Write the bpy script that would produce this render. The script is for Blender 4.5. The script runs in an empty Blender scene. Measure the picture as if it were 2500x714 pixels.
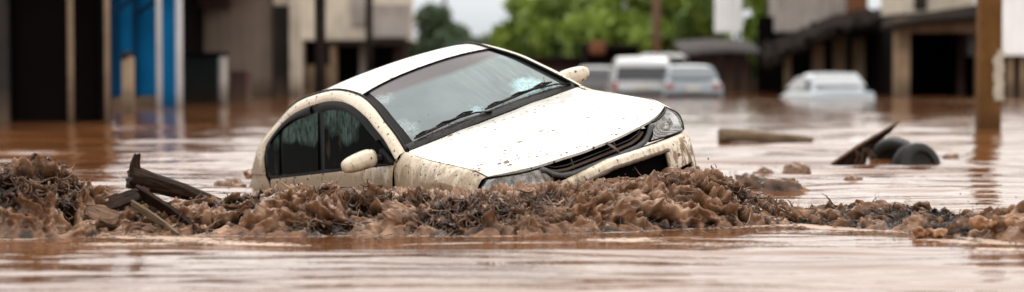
import bpy, math, random
import numpy as np
from mathutils import Matrix, Vector
random.seed(7); RNG = np.random.default_rng(7)
scn = bpy.context.scene
col = scn.collection
rad = math.radians

# ------------------------------------------------------------------ camera, sky, sun, exposure
F, CX, CY, HORIZON, CAMH = 5000.0, 1250.0, 357.0, 150.0, 0.95
PITCH = math.atan((CY - HORIZON) / F)
cam_d = bpy.data.cameras.new('camera'); cam = bpy.data.objects.new('camera', cam_d); col.objects.link(cam)
cam.location = (0, 0, CAMH); cam.rotation_euler = (rad(90) - PITCH, 0, 0)
cam_d.sensor_width = 36; cam_d.lens = 72; cam_d.clip_start = 0.1; cam_d.clip_end = 3000
cam_d.dof.use_dof = True; cam_d.dof.focus_distance = 12.7; cam_d.dof.aperture_fstop = 1.05
cam_d.dof.aperture_blades = 0
scn.camera = cam
SUN_EL, SUN_AZ = rad(60), rad(25)      # azimuth clockwise from +Y (away from the camera)
world = bpy.data.worlds.new('World'); scn.world = world; world.use_nodes = True
wn = world.node_tree; wn.nodes.clear()
wo = wn.nodes.new('ShaderNodeOutputWorld'); bg = wn.nodes.new('ShaderNodeBackground')
sky = wn.nodes.new('ShaderNodeTexSky'); sky.sky_type = 'NISHITA'; sky.sun_disc = False
sky.sun_elevation = SUN_EL; sky.sun_rotation = SUN_AZ; sky.air_density = 1.0; sky.dust_density = 2.0; sky.ozone_density = 1.0
hs = wn.nodes.new('ShaderNodeHueSaturation'); hs.inputs['Saturation'].default_value = 0.25
# overcast deck: an even white layer, brighter overhead than at the horizon, broken by soft cloud
tc = wn.nodes.new('ShaderNodeTexCoord'); cl = wn.nodes.new('ShaderNodeTexNoise')
cl.inputs['Scale'].default_value = 2.2; cl.inputs['Detail'].default_value = 4
sx_ = wn.nodes.new('ShaderNodeSeparateXYZ'); el = wn.nodes.new('ShaderNodeMapRange')
el.inputs[1].default_value = 0.0; el.inputs[2].default_value = 0.15; el.inputs[3].default_value = 5.6; el.inputs[4].default_value = 17.0
cr_ = wn.nodes.new('ShaderNodeMapRange'); cr_.inputs[1].default_value = 0.3; cr_.inputs[2].default_value = 0.7
cr_.inputs[3].default_value = 0.85; cr_.inputs[4].default_value = 1.15
ml = wn.nodes.new('ShaderNodeMath'); ml.operation = 'MULTIPLY'
vm = wn.nodes.new('ShaderNodeVectorMath'); vm.operation = 'SCALE'; vm.inputs[0].default_value = (1.0, 0.99, 0.975)
tn = wn.nodes.new('ShaderNodeMix'); tn.data_type = 'RGBA'; tm = wn.nodes.new('ShaderNodeMapRange'); tm.inputs[1].default_value = 0.02; tm.inputs[2].default_value = 0.12
tn.inputs[6].default_value = (0.93, 0.985, 1.03, 1); tn.inputs[7].default_value = (1.0, 0.962, 0.915, 1)
wn.links.new(sx_.outputs[2], tm.inputs[0]); wn.links.new(tm.outputs[0], tn.inputs[0]); wn.links.new(tn.outputs[2], vm.inputs[0])
mx_ = wn.nodes.new('ShaderNodeMix'); mx_.data_type = 'RGBA'; mx_.inputs[0].default_value = 0.8
wn.links.new(tc.outputs['Generated'], cl.inputs['Vector']); wn.links.new(tc.outputs['Generated'], sx_.inputs[0])
el2 = wn.nodes.new('ShaderNodeMapRange'); el2.inputs[1].default_value = 0.22; el2.inputs[2].default_value = 1.0; el2.inputs[3].default_value = 0.0; el2.inputs[4].default_value = 5.0
ad = wn.nodes.new('ShaderNodeMath'); ad.operation = 'ADD'; wn.links.new(sx_.outputs[2], el2.inputs[0])
wn.links.new(sx_.outputs[2], el.inputs[0]); wn.links.new(cl.outputs[0], cr_.inputs[0])
wn.links.new(el.outputs[0], ad.inputs[0]); wn.links.new(el2.outputs[0], ad.inputs[1]); wn.links.new(ad.outputs[0], ml.inputs[0]); wn.links.new(cr_.outputs[0], ml.inputs[1]); wn.links.new(ml.outputs[0], vm.inputs['Scale'])
wn.links.new(sky.outputs[0], hs.inputs['Color']); wn.links.new(hs.outputs[0], mx_.inputs[6]); wn.links.new(vm.outputs[0], mx_.inputs[7])
wn.links.new(mx_.outputs[2], bg.inputs['Color']); bg.inputs['Strength'].default_value = 0.15
wn.links.new(bg.outputs[0], wo.inputs['Surface'])
sl = bpy.data.lights.new('sun', 'SUN'); sun = bpy.data.objects.new('sun', sl); col.objects.link(sun)
sl.energy = 0.9; sl.angle = rad(14); sl.color = (1.0, 0.95, 0.88)
sd = Vector((math.sin(SUN_AZ) * math.cos(SUN_EL), math.cos(SUN_AZ) * math.cos(SUN_EL), math.sin(SUN_EL)))
sun.rotation_euler = sd.to_track_quat('Z', 'Y').to_euler(); sun.location = (0, 0, 30)
scn.view_settings.view_transform = 'Standard'; scn.view_settings.look = 'None'
scn.view_settings.exposure = -0.22; scn.view_settings.gamma = 1
scn.view_settings.use_curve_mapping = False
scn.render.engine = 'CYCLES'; scn.cycles.use_denoising = True
scn.cycles.max_bounces = 6; scn.cycles.sample_clamp_indirect = 6
scn.render.resolution_x = 1024; scn.render.resolution_y = 292

# ------------------------------------------------------------------ helpers
CP, SP = math.cos(PITCH), math.sin(PITCH)
def W(px, py, d):
    """world point seen at pixel (px,py) of the 2500 px photograph at world distance Y = d"""
    a = (px - CX) / F; b = -(py - CY) / F
    dx, dy, dz = a, CP + b * SP, -SP + b * CP
    s = d / dy
    return np.array([dx * s, d, CAMH + dz * s])
def dist(py):            # distance at which the water surface shows on image row py
    b = -(py - CY) / F
    return CAMH * (CP + b * SP) / (SP - b * CP)

def tag(o, label=None, cat=None, group=None, kind=None):
    if label: o['label'] = label
    if cat: o['category'] = cat
    if group: o['group'] = group
    if kind: o['kind'] = kind
    return o
def empty(name, loc=(0, 0, 0), rz=0):
    o = bpy.data.objects.new(name, None); col.objects.link(o); o.location = loc
    o.rotation_euler = (0, 0, rz); o.empty_display_size = 0.2
    return o
def mesh(name, V, Fc, mat, parent=None, smooth=True, attrs=None):
    me = bpy.data.meshes.new(name)
    V = np.asarray(V, float).reshape(-1, 3)
    if isinstance(Fc, np.ndarray) and Fc.ndim == 2:
        k = Fc.shape[1]; n = len(Fc)
        me.vertices.add(len(V)); me.vertices.foreach_set('co', V.ravel())
        me.loops.add(n * k); me.loops.foreach_set('vertex_index', Fc.ravel().astype(np.int32))
        me.polygons.add(n); me.polygons.foreach_set('loop_start', np.arange(0, n * k, k, dtype=np.int32))
        me.update(calc_edges=True)
    else:
        me.from_pydata([tuple(v) for v in V], [], [tuple(int(i) for i in f) for f in Fc]); me.update()
    if smooth: me.polygons.foreach_set('use_smooth', np.ones(len(me.polygons), bool))
    if attrs is not None:
        for an, av in attrs.items():
            a = me.attributes.new(an, 'FLOAT', 'POINT'); a.data.foreach_set('value', np.asarray(av, np.float32))
    me.materials.append(mat)
    o = bpy.data.objects.new(name, me); col.objects.link(o)
    if parent: o.parent = parent
    return o

class MB:
    """collects shapes for one mesh"""
    def __init__(s): s.v = []; s.f = []; s.n = 0
    def add(s, V, Fc):
        V = np.asarray(V, float).reshape(-1, 3); s.v.append(V)
        for f in Fc: s.f.append([int(i) + s.n for i in f])
        s.n += len(V); return s
    def box(s, c, size, M=None, bev=0.0):
        x, y, z = [q / 2 for q in size]
        if bev > 0:
            b = min(bev, x * .9, y * .9, z * .9); P = []; Fc = []
            for sx in (-1, 1):
                for sy in (-1, 1):
                    for sz in (-1, 1):
                        P += [(sx * x, sy * (y - b), sz * (z - b)), (sx * (x - b), sy * y, sz * (z - b)), (sx * (x - b), sy * (y - b), sz * z)]
            idx = lambda a, b_, c_, k: ((a * 2 + b_) * 2 + c_) * 3 + k
            for a in (0, 1):
                Fc.append([idx(a, 0, 0, 0), idx(a, 1, 0, 0), idx(a, 1, 1, 0), idx(a, 0, 1, 0)])
                Fc.append([idx(0, a, 0, 1), idx(1, a, 0, 1), idx(1, a, 1, 1), idx(0, a, 1, 1)])
                Fc.append([idx(0, 0, a, 2), idx(1, 0, a, 2), idx(1, 1, a, 2), idx(0, 1, a, 2)])
                for c_ in (0, 1):
                    Fc.append([idx(a, c_, 0, 0), idx(a, c_, 1, 0), idx(a, c_, 1, 1), idx(a, c_, 0, 1)])
                    Fc.append([idx(a, 0, c_, 0), idx(a, 1, c_, 0), idx(a, 1, c_, 2), idx(a, 0, c_, 2)])
                    Fc.append([idx(0, a, c_, 1), idx(1, a, c_, 1), idx(1, a, c_, 2), idx(0, a, c_, 2)])
                    for d_ in (0, 1): Fc.append([idx(a, c_, d_, 0), idx(a, c_, d_, 1), idx(a, c_, d_, 2)])
            V = np.array(P)
        else:
            V = np.array([(sx * x, sy * y, sz * z) for sx in (-1, 1) for sy in (-1, 1) for sz in (-1, 1)])
            Fc = [(0, 1, 3, 2), (4, 6, 7, 5), (0, 4, 5, 1), (2, 3, 7, 6), (0, 2, 6, 4), (1, 5, 7, 3)]
        if M is not None: V = V @ np.asarray(M).T
        return s.add(V + np.array(c), Fc)
    def tube(s, pts, r, n=8, cap=True, sq=1.0):
        P = np.asarray(pts, float); m = len(P)
        r = np.broadcast_to(np.asarray(r, float), (m,))
        T = np.gradient(P, axis=0); T /= np.linalg.norm(T, axis=1)[:, None] + 1e-9
        up = np.array([0, 0, 1.0]) if abs(T[0][2]) < .9 else np.array([1.0, 0, 0])
        V = []
        for i in range(m):
            a = np.cross(T[i], up); a /= np.linalg.norm(a) + 1e-9; b = np.cross(a, T[i]); up = b
            for k in range(n):
                t = 2 * math.pi * k / n; V.append(P[i] + r[i] * (math.cos(t) * a + sq * math.sin(t) * b))
        Fc = [(i * n + k, i * n + (k + 1) % n, (i + 1) * n + (k + 1) % n, (i + 1) * n + k) for i in range(m - 1) for k in range(n)]
        if cap: Fc += [list(range(n))[::-1], list(range((m - 1) * n, m * n))]
        return s.add(V, Fc)
    def grid(s, G, flip=False):
        m, n = G.shape[:2]
        Fc = gridf(m, n)
        if flip: Fc = Fc[:, ::-1]
        return s.add(G.reshape(-1, 3), Fc)
    def build(s, name, mat, parent=None, smooth=False):
        return mesh(name, np.concatenate(s.v), s.f, mat, parent, smooth)
def gridf(m, n):
    i, j = np.meshgrid(np.arange(m - 1), np.arange(n - 1), indexing='ij'); a = (i * n + j).ravel()
    return np.stack([a, a + n, a + n + 1, a + 1], 1)
def fix_normals(o):
    import bmesh
    bm = bmesh.new(); bm.from_mesh(o.data); bmesh.ops.recalc_face_normals(bm, faces=bm.faces); bm.to_mesh(o.data); bm.free(); return o
def bevel(o, w=0.01, seg=2):
    m = o.modifiers.new('bevel', 'BEVEL'); m.width = w; m.segments = seg; m.limit_method = 'ANGLE'; return o

def crv(P, u):
    """Catmull-Rom through the points P at parameters u (0..len-1)"""
    P = np.asarray(P, float); n = len(P)
    E = np.concatenate([[2 * P[0] - P[1]], P, [2 * P[-1] - P[-2]]])
    u = np.clip(u, 0, n - 1); i = np.minimum(u.astype(int), n - 2); t = u - i
    t = t.reshape((-1,) + (1,) * (P.ndim - 1))
    a, b, c, d = E[i], E[i + 1], E[i + 2], E[i + 3]
    return .5 * (2 * b + (c - a) * t + (2 * a - 5 * b + 4 * c - d) * t ** 2 + (3 * b - a - 3 * c + d) * t ** 3)
def surf(P, u, v):
    A = crv(P, u); return np.swapaxes(crv(np.swapaxes(A, 0, 1), v), 0, 1)
def gnorm(G):
    a = np.gradient(G, axis=0); b = np.gradient(G, axis=1); n = np.cross(a, b)
    return n / (np.linalg.norm(n, axis=2)[..., None] + 1e-12)

# vectorised gradient noise
_perm = RNG.permutation(256); _perm = np.concatenate([_perm, _perm, _perm])
_gr = RNG.normal(size=(256, 3)); _gr /= np.linalg.norm(_gr, axis=1)[:, None]
def pn(P):
    P = np.asarray(P, float); I = np.floor(P).astype(int); f = P - I; I &= 255
    w = f * f * f * (f * (f * 6 - 15) + 10); out = 0
    for dx in (0, 1):
        for dy in (0, 1):
            for dz in (0, 1):
                h = _perm[_perm[_perm[(I[..., 0] + dx) & 255] + ((I[..., 1] + dy) & 255)] + ((I[..., 2] + dz) & 255)]
                g = _gr[h]; d = (g * (f - np.array([dx, dy, dz]))).sum(-1)
                wt = (w[..., 0] if dx else 1 - w[..., 0]) * (w[..., 1] if dy else 1 - w[..., 1]) * (w[..., 2] if dz else 1 - w[..., 2])
                out = out + wt * d
    return out * 1.6
def fbm(P, o=4, g=.5, l=2.03):
    s = 0; a = 1
    for k in range(o): s = s + a * pn(P + 17.3 * k); P = P * l; a *= g
    return s
def ridged(P, o=4, g=.55, l=2.1):
    s = 0; a = 1
    for k in range(o): s = s + a * (1 - 2 * np.abs(pn(P + 9.1 * k))); P = P * l; a *= g
    return s

# ------------------------------------------------------------------ materials
class NT:
    def __init__(s, name):
        s.m = bpy.data.materials.new(name); s.m.use_nodes = True; s.t = s.m.node_tree
        s.b = s.t.nodes['Principled BSDF']; s.o = s.t.nodes['Material Output']
    def n(s, typ, ins=None, **kw):
        x = s.t.nodes.new('ShaderNode' + typ)
        for k, v in kw.items(): setattr(x, k, v)
        for k, v in (ins or {}).items(): s.set(x.inputs[k], v)
        return x
    def set(s, inp, v):
        if isinstance(v, bpy.types.NodeSocket): s.t.links.new(v, inp)
        elif isinstance(v, bpy.types.Node): s.t.links.new(v.outputs[0], inp)
        elif isinstance(v, (tuple, list)) and inp.type == 'RGBA' and len(v) == 3: inp.default_value = (*v, 1)
        else: inp.default_value = v
    def co(s, kind='Object', scale=(1, 1, 1)):
        t = s.n('TexCoord'); mp = s.n('Mapping', {'Vector': t.outputs[kind], 'Scale': scale}); return mp.outputs[0]
    def noise(s, vec, scale, detail=4, rough=.55, dist=0): 
        return s.n('TexNoise', {'Vector': vec, 'Scale': scale, 'Detail': detail, 'Roughness': rough, 'Distortion': dist}).outputs[0]
    def rng(s, v, a, b, c=0., d=1.): return s.n('MapRange', {0: v, 1: a, 2: b, 3: c, 4: d}).outputs[0]
    def math(s, op, a, b=0.): return s.n('Math', {0: a, 1: b}, operation=op, use_clamp=False).outputs[0]
    def mix(s, f, a, b):
        x = s.n('Mix', data_type='RGBA'); s.set(x.inputs[0], f); s.set(x.inputs[6], a); s.set(x.inputs[7], b); return x.outputs[2]
    def bump(s, h, st=.3, d=.01, nrm=None):
        ins = {'Height': h, 'Strength': st, 'Distance': d}
        if nrm is not None: ins['Normal'] = nrm
        return s.n('Bump', ins).outputs[0]
    def p(s, **kw):
        names = dict(color='Base Color', rough='Roughness', metal='Metallic', spec='Specular IOR Level', normal='Normal', coat='Coat Weight',
                     ior='IOR', alpha='Alpha', trans='Transmission Weight', coatr='Coat Roughness', emis='Emission Color', emst='Emission Strength',
                     sss='Subsurface Weight')
        for k, v in kw.items(): s.set(s.b.inputs[names[k]], v)
        return s.m
def plain(name, c, rough=.7, var=.25, scale=3., bump=.2, metal=0., coat=0.):
    t = NT(name); v = t.co(); n = t.noise(v, scale, 6, .6); n2 = t.noise(v, scale * 9, 3)
    c2 = tuple(q * (1 - var) for q in c); c3 = tuple(min(1, q * (1 + var)) for q in c)
    cc = t.mix(t.rng(n, .3, .7), c2, c3)
    return t.p(color=cc, rough=t.rng(n2, .2, .8, max(0, rough - .1), min(1, rough + .1)), metal=metal, coat=coat, normal=t.bump(n2, bump, .01))

def paint_mat(name, base, mudc, lo, hi, specks=True, film=.0, dot=.37, cake=0.):
    """car paint with a mud film that thickens below height hi, splashed dots and streaks"""
    t = NT(name); v = t.co(); sep = t.n('SeparateXYZ', {0: v})
    n = t.noise(v, 7, 6, .65); ns = t.noise(t.co(scale=(30, 30, 5)), 1.4, 5, .6)
    h = t.math('ADD', sep.outputs[2], t.rng(n, .2, .8, -.10, .10))
    m = t.rng(h, hi, lo, 0, 1)
    filmn = t.math('MULTIPLY', t.rng(ns, .42, .7, .25, 1.), m)
    filmn = t.math('MAXIMUM', t.math('MULTIPLY', filmn, .85), t.rng(n, .55, .8, film, film + .25))
    pt = t.math('MULTIPLY', t.rng(t.noise(t.co(scale=(20, 20, 6)), 1.3, 6, .7, .4), .57, .61, 0, .9), t.rng(h, hi + .06, lo, 0, 1))
    c = t.mix(filmn, base, mudc); c = t.mix(pt, c, tuple(q * .62 for q in mudc)); filmn = t.math('MAXIMUM', filmn, pt)
    wz = t.n('SeparateXYZ', {0: t.n('NewGeometry').outputs['Position']}).outputs[2]
    tide = t.rng(t.math('ADD', wz, t.rng(t.noise(t.co(scale=(9, 9, 3)), 1.2, 5, .65), .25, .75, -.10, .10)), .30, .17, 0, .92)
    c = t.mix(tide, c, tuple(q * .62 for q in mudc)); filmn = t.math('MAXIMUM', filmn, tide)
    if cake:
        ck = t.math('MULTIPLY', t.rng(t.math('ADD', t.noise(t.co(scale=(12, 12, 7)), 1., 6, .72, .8), t.rng(sep.outputs[1], .25, .8, -.16, .12)), .52, .56, 0, 1), t.rng(sep.outputs[2], .60, .50, 0, cake))
        c = t.mix(ck, c, t.mix(t.rng(n, .35, .65), (.10, .05, .022), (.24, .145, .075))); filmn = t.math('MAXIMUM', filmn, ck)
    rough = t.rng(filmn, 0, 1, .18, .6)
    if specks:
        vo = t.n('TexVoronoi', {'Vector': v, 'Scale': 17., 'Randomness': 1.}); big = t.noise(v, 3.5, 3)
        wn_ = t.n('TexWhiteNoise', {'Vector': vo.outputs['Position']}, noise_dimensions='3D')
        rr = t.math('MULTIPLY', t.math('POWER', wn_.outputs[0], 3.2), dot)
        rr = t.math('MULTIPLY', rr, t.rng(big, .35, .65, .3, 1.3))
        s1 = t.math('LESS_THAN', vo.outputs['Distance'], rr)
        vo2 = t.n('TexVoronoi', {'Vector': v, 'Scale': 42., 'Randomness': 1.})
        wn2 = t.n('TexWhiteNoise', {'Vector': vo2.outputs['Position']}, noise_dimensions='3D')
        s2 = t.math('LESS_THAN', vo2.outputs['Distance'], t.math('MULTIPLY', t.math('POWER', wn2.outputs[0], 5.), t.rng(big, .3, .7, .3, .7)))
        sp = t.math('MAXIMUM', s1, s2)
        c = t.mix(sp, c, (.09, .05, .03)); rough = t.math('MAXIMUM', rough, t.math('MULTIPLY', sp, .6))
        nb = t.bump(sp, .4, .003)
    else: nb = t.bump(n, .02, .003)
    return t.p(color=c, rough=rough, coat=t.rng(filmn, 0, .5, .8, 0.), normal=nb)

M = {}
M['paint'] = paint_mat('white_paint', (.76, .745, .71), (.42, .32, .21), .45, .86, film=.06)
M['paint_side_shaded'] = paint_mat('shaded_side_paint', (.62, .55, .43), (.29, .20, .115), .74, 1.4, film=.22, dot=.19)  # white paint darkened to hold the sides' shade, under a real mud film
M['bumper'] = paint_mat('bumper_paint', (.70, .62, .48), (.19, .105, .05), .46, .70, film=.18, dot=.28, cake=.95)
M['black'] = plain('black_trim', (.003, .003, .0035), .38, .3, 20, .1); M['black'].node_tree.nodes['Principled BSDF'].inputs['Specular IOR Level'].default_value = .06
M['rubber'] = plain('black_rubber', (.010, .009, .008), .5, .4, 12, .4); M['rubber'].node_tree.nodes['Principled BSDF'].inputs['Specular IOR Level'].default_value = .25
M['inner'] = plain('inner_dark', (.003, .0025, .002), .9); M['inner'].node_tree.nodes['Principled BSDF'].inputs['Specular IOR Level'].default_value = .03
M['greyplastic'] = plain('grey_plastic', (.035, .033, .034), .4, .35, 15, .2)
M['mudledge'] = plain('mud_caked', (.085, .05, .032), .6, .5, 14, 1.)

def glass_mat():
    t = NT('windshield_glass'); v = t.co(); sep = t.n('SeparateXYZ', {0: v})
    n = t.noise(v, 2.2, 4); n2 = t.noise(t.co(scale=(1, 9, 1)), 3.5, 5, .65, .6)
    c = t.mix(t.rng(n, .35, .7), (.085, .112, .12), (.125, .162, .168))
    # wiped arcs and dried silt on the far side of the glass
    side = t.rng(sep.outputs[1], -.15, .55, 0, 1)
    c = t.mix(t.math('MULTIPLY', side, t.rng(n2, .42, .66, .1, .8)), c, (.18, .235, .225))
    # tinted shade band along the top
    hb = t.math('ADD', sep.outputs[2], t.rng(n, .2, .8, -.012, .012))
    c = t.mix(t.rng(hb, 1.285, 1.315, 0, 1), c, (.055, .047, .05))
    # crazed glass: lower corner on the near side and lower far corner
    crz = t.n('TexVoronoi', {'Vector': v, 'Scale': 55.}, feature='DISTANCE_TO_EDGE').outputs[0]
    def blob(x, y, z, r):
        d = t.n('VectorMath', {0: v, 1: (x, y, z)}, operation='DISTANCE').outputs['Value']
        d = t.math('ADD', d, t.rng(t.noise(v, 9, 4), .25, .75, -.06, .06)); return t.rng(d, r, r * .55, 0, 1)
    b1 = blob(-1.37, .42, 1.04, .16); b2 = blob(-1.34, -.08, 1.01, .07); b3 = blob(-1.42, -.58, 1.06, .14); b4 = blob(-1.8, -.5, 1.26, .12)
    bb = t.math('MAXIMUM', b1, t.math('MULTIPLY', b2, .6)); b34 = t.math('MULTIPLY', t.math('MAXIMUM', b3, b4), .35)
    fine = t.rng(t.noise(v, 60, 3), .35, .65, .2, 1)
    c = t.mix(t.math('MULTIPLY', bb, fine), c, (.30, .52, .55)); c = t.mix(t.math('MULTIPLY', b34, fine), c, (.42, .52, .52))
    lines = t.math('MULTIPLY', t.rng(crz, 0, .02, 1, 0), t.math('MULTIPLY', bb, .5))
    c = t.mix(lines, c, (.75, .85, .85))
    vo = t.n('TexVoronoi', {'Vector': v, 'Scale': 18.}); wn_ = t.n('TexWhiteNoise', {'Vector': vo.outputs['Position']})
    sp = t.math('LESS_THAN', vo.outputs['Distance'], t.math('MULTIPLY', t.math('POWER', wn_.outputs[0], 4.), .17))
    c = t.mix(sp, c, (.05, .03, .02))
    r = t.math('MAXIMUM', t.math('MAXIMUM', t.rng(n2, .3, .7, .10, .22), t.math('MULTIPLY', bb, .4)), t.math('MULTIPLY', sp, .6))
    return t.p(color=c, rough=r, ior=1.45, normal=t.bump(t.math('ADD', t.math('MULTIPLY', sp, 1.), t.math('MULTIPLY', crz, bb)), .15, .004))
M['glass'] = glass_mat()
def sideglass():
    t = NT('side_glass'); v = t.co(scale=(1, 1, .12)); n = t.noise(v, 26, 5, .7, .8); big = t.noise(t.co(), 2.3, 2)
    sep = t.n('SeparateXYZ', {0: t.co()})
    up = t.rng(t.math('ADD', sep.outputs[2], t.rng(big, .3, .7, -.12, .12)), 1.13, 1.19, 0, 1)
    st = t.math('MULTIPLY', t.rng(n, .38, .62, .15, 1), up)
    c = t.mix(st, (.0012, .0014, .0012), (.06, .095, .085))  # pale green streaks in the upper glass are reflections painted into the colour
    n3 = t.rng(t.noise(t.co(scale=(1, 1, .08)), 9, 4, .7), .58, .68, 0, .5)
    c = t.mix(n3, c, (.05, .035, .018))
    return t.p(color=c, rough=t.rng(n, .3, .7, .06, .25), ior=1.15, spec=.06, normal=t.bump(n, .1, .003))
M['sideglass'] = sideglass()
def lens():
    t = NT('lamp_lens'); v = t.co(); n = t.noise(v, 14, 4, .6, 1.)
    t.p(color=(.50, .49, .47), rough=.12, ior=1.45, normal=t.bump(n, .25, .01))
    tr = t.n('BsdfTransparent', {0: (.85, .86, .88)}); mx = t.n('MixShader', {0: t.rng(n, .35, .7, .10, .50), 1: tr, 2: t.b.outputs[0]})
    t.t.links.new(mx.outputs[0], t.o.inputs[0]); return t.m
M['lens'] = lens()
def refl():
    t = NT('lamp_reflector'); v = t.co(); w = t.n('TexWave', {'Vector': v, 'Scale': 9., 'Distortion': 4., 'Detail': 2.}).outputs[0]
    return t.p(color=t.mix(w, (.22, .21, .20), (.70, .68, .66)), rough=.25, metal=.8, normal=t.bump(w, .6, .01))
M['reflector'] = refl()

# ------------------------------------------------------------------ the flooded car
CR = np.array([[0.49584774, 0.81336224, -0.3042645], [-0.05931135, -0.3178326, -0.94628992], [-0.86638166, 0.48726206, -0.10935496]])
CT = np.array([0.78221754, 0.64450789, 12.76659372])
cam_m = Matrix.Translation(cam.location) @ Matrix.Rotation(rad(90) - PITCH, 4, 'X')
flip = Matrix(((1, 0, 0, 0), (0, -1, 0, 0), (0, 0, -1, 0), (0, 0, 0, 1)))
car_in_cam = Matrix([[*CR[0], CT[0]], [*CR[1], CT[1]], [*CR[2], CT[2]], [0, 0, 0, 1]])
CARM = cam_m @ flip @ car_in_cam
car = empty('sedan_car')
tag(car, 'mud-spattered white sedan tipped on its side in the brown flood water, windscreen cracked', 'car')
car.matrix_world = CARM

def ymir(P): return P * np.array([1, -1, 1])
INNER = MB()
def panel(mb, P, su=8, gap=(0, 0, 0, 0), side=1, off=0., inner=True, thick=0.0):
    """smooth panel through the control points P[i][j]; gap = shrink in metres at u0,u1,v0,v1; faces point away from the car's inside"""
    P = np.asarray(P, float); m, n = P.shape[:2]
    lu = np.linalg.norm(P[1:, n // 2] - P[:-1, n // 2], axis=1); lv = np.linalg.norm(P[m // 2, 1:] - P[m // 2, :-1], axis=1)
    u = np.linspace(gap[0] / lu[0], m - 1 - gap[1] / lu[-1], (m - 1) * su + 1)
    v = np.linspace(gap[2] / lv[0], n - 1 - gap[3] / lv[-1], (n - 1) * su + 1)
    G = surf(P, u, v); N = gnorm(G)
    cen = np.array([-2.2, 0, .5]); s = np.sign(((G - cen) * N).sum(-1).mean())
    N = N * s; G = G + N * off; fl = s < 0
    if side < 0: G = ymir(G); N = ymir(N); fl = not fl
    mb.grid(G, flip=not fl if False else fl)
    if thick > 0:      # returned edge all round
        m2, n2 = G.shape[:2]
        ring = [(0, j) for j in range(n2)] + [(i, n2 - 1) for i in range(1, m2)] + [(m2 - 1, j) for j in range(n2 - 2, -1, -1)] + [(i, 0) for i in range(m2 - 2, 0, -1)]
        A = np.array([G[a] for a in ring]); B = A - np.array([N[a] for a in ring]) * thick; k = len(ring)
        Fc = [(i, (i + 1) % k, k + (i + 1) % k, k + i) for i in range(k)]
        if fl: Fc = [f[::-1] for f in Fc]
        mb.add(np.concatenate([A, B]), [f[::-1] for f in Fc])
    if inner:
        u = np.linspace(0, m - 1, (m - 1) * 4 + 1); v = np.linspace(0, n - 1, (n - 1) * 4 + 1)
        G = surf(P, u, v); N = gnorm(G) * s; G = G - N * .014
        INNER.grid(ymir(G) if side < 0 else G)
    return G

Wl = np.array([(-1.277, .773, .912), (-1.438, .725, 1.049), (-1.60, .69, 1.145), (-1.74, .662, 1.226), (-1.971, .63, 1.316), (-2.216, .615, 1.358),
               (-2.513, .615, 1.362), (-2.908, .626, 1.328), (-3.177, .65, 1.261), (-3.402, .686, 1.16), (-3.481, .721, 1.061), (-3.45, .77, .93)])
D = np.array([(-1.225, .70, .952), (-1.37, .66, 1.055), (-1.53, .625, 1.155), (-1.70, .585, 1.255), (-1.93, .545, 1.348), (-2.20, .55, 1.415),
              (-2.5, .55, 1.425), (-2.95, .56, 1.39), (-3.35, .585, 1.27), (-3.62, .62, 1.13), (-3.80, .65, 1.0), (-3.88, .68, .95)])
def blend(c, e, vs=(0, .34, .66, .88, 1), px=2.2, pz=2.4):
    return [[c[0] + (e[0] - c[0]) * v ** px, e[1] * v, c[2] + (e[2] - c[2]) * v ** pz] for v in vs]
def both(P):
    """mirror half rows (centre..edge) to full width"""
    P = np.asarray(P); return np.concatenate([ymir(P[:, :0:-1]), P], 1)

# bonnet
hood_e = [(-.285, .70, .735), (-.423, .71, .787), (-.686, .715, .839), (-.95, .71, .885), (-1.147, .70, .925), (-1.225, .695, .953)]
hood_c = [(-.045, 0, .695), (-.17, 0, .775), (-.42, 0, .845), (-.75, 0, .905), (-1.05, 0, .948), (-1.20, 0, .962)]
hood = both([blend(c, e, (0, .2, .42, .62, .82, 1), 3.0 if i < 2 else 2.2, 2.2) for i, (c, e) in enumerate(zip(hood_c, hood_e))])
hood[:, [3, 7], 2] += .004; hood[0, :, 2] += .0
mb = MB(); panel(mb, hood, 8, (.0, .006, .005, .005), thick=.02); fo = mb.build('hood', M['paint'], car, True)
# roof
roof_c = [(-1.965, 0, 1.392), (-2.2, 0, 1.44), (-2.55, 0, 1.455), (-3.0, 0, 1.415)]
roof = both([blend(c, e) for c, e in zip(roof_c, D[4:8])])
mb = MB(); panel(mb, roof, 8, (.004, .004, .012, .012)); mb.build('roof', M['paint'], car, True)
# windscreen and rear screen: dark seal full size, glass inset on top of it
ws_c = [(-1.215, 0, .968), (-1.41, 0, 1.078), (-1.60, 0, 1.19), (-1.78, 0, 1.293), (-1.965, 0, 1.392)]
ws = both([blend(c, e) for c, e in zip(ws_c, D[:5])])
mb = MB(); panel(mb, ws, 6, (.02, .0, .0, .0), off=-.006); seal = mb.build('windshield', M['black'], car, True)
mb = MB(); panel(mb, ws, 10, (.075, .012, .072, .06), off=-.002, inner=False); mb.build('glass_pane', M['glass'], seal, True)
rs_c = [(-3.0, 0, 1.415), (-3.4, 0, 1.30), (-3.72, 0, 1.13), (-3.88, 0, 1.02)]
rs = both([blend(c, e) for c, e in zip(rs_c, D[7:11])])
mb = MB(); panel(mb, rs, 6, off=-.004); seal2 = mb.build('rear_window', M['black'], car, True)
mb = MB(); panel(mb, rs, 8, (.04, .04, .04, .04), inner=False); mb.build('glass_pane', M['sideglass'], seal2, True)
# boot lid and tail
boot_c = [(-3.88, 0, 1.02), (-4.02, 0, .96), (-4.16, 0, .87), (-4.24, 0, .74), (-4.28, 0, .5)]
boot_e = [(-3.80, .66, .985), (-3.92, .67, .90), (-4.02, .66, .78), (-4.10, .65, .64), (-4.14, .65, .45)]
mb = MB(); panel(mb, both([blend(c, e) for c, e in zip(boot_c, boot_e)]), 6, (.01, .01, .006, .006)); mb.build('trunk_lid', M['paint'], car, True)

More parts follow.
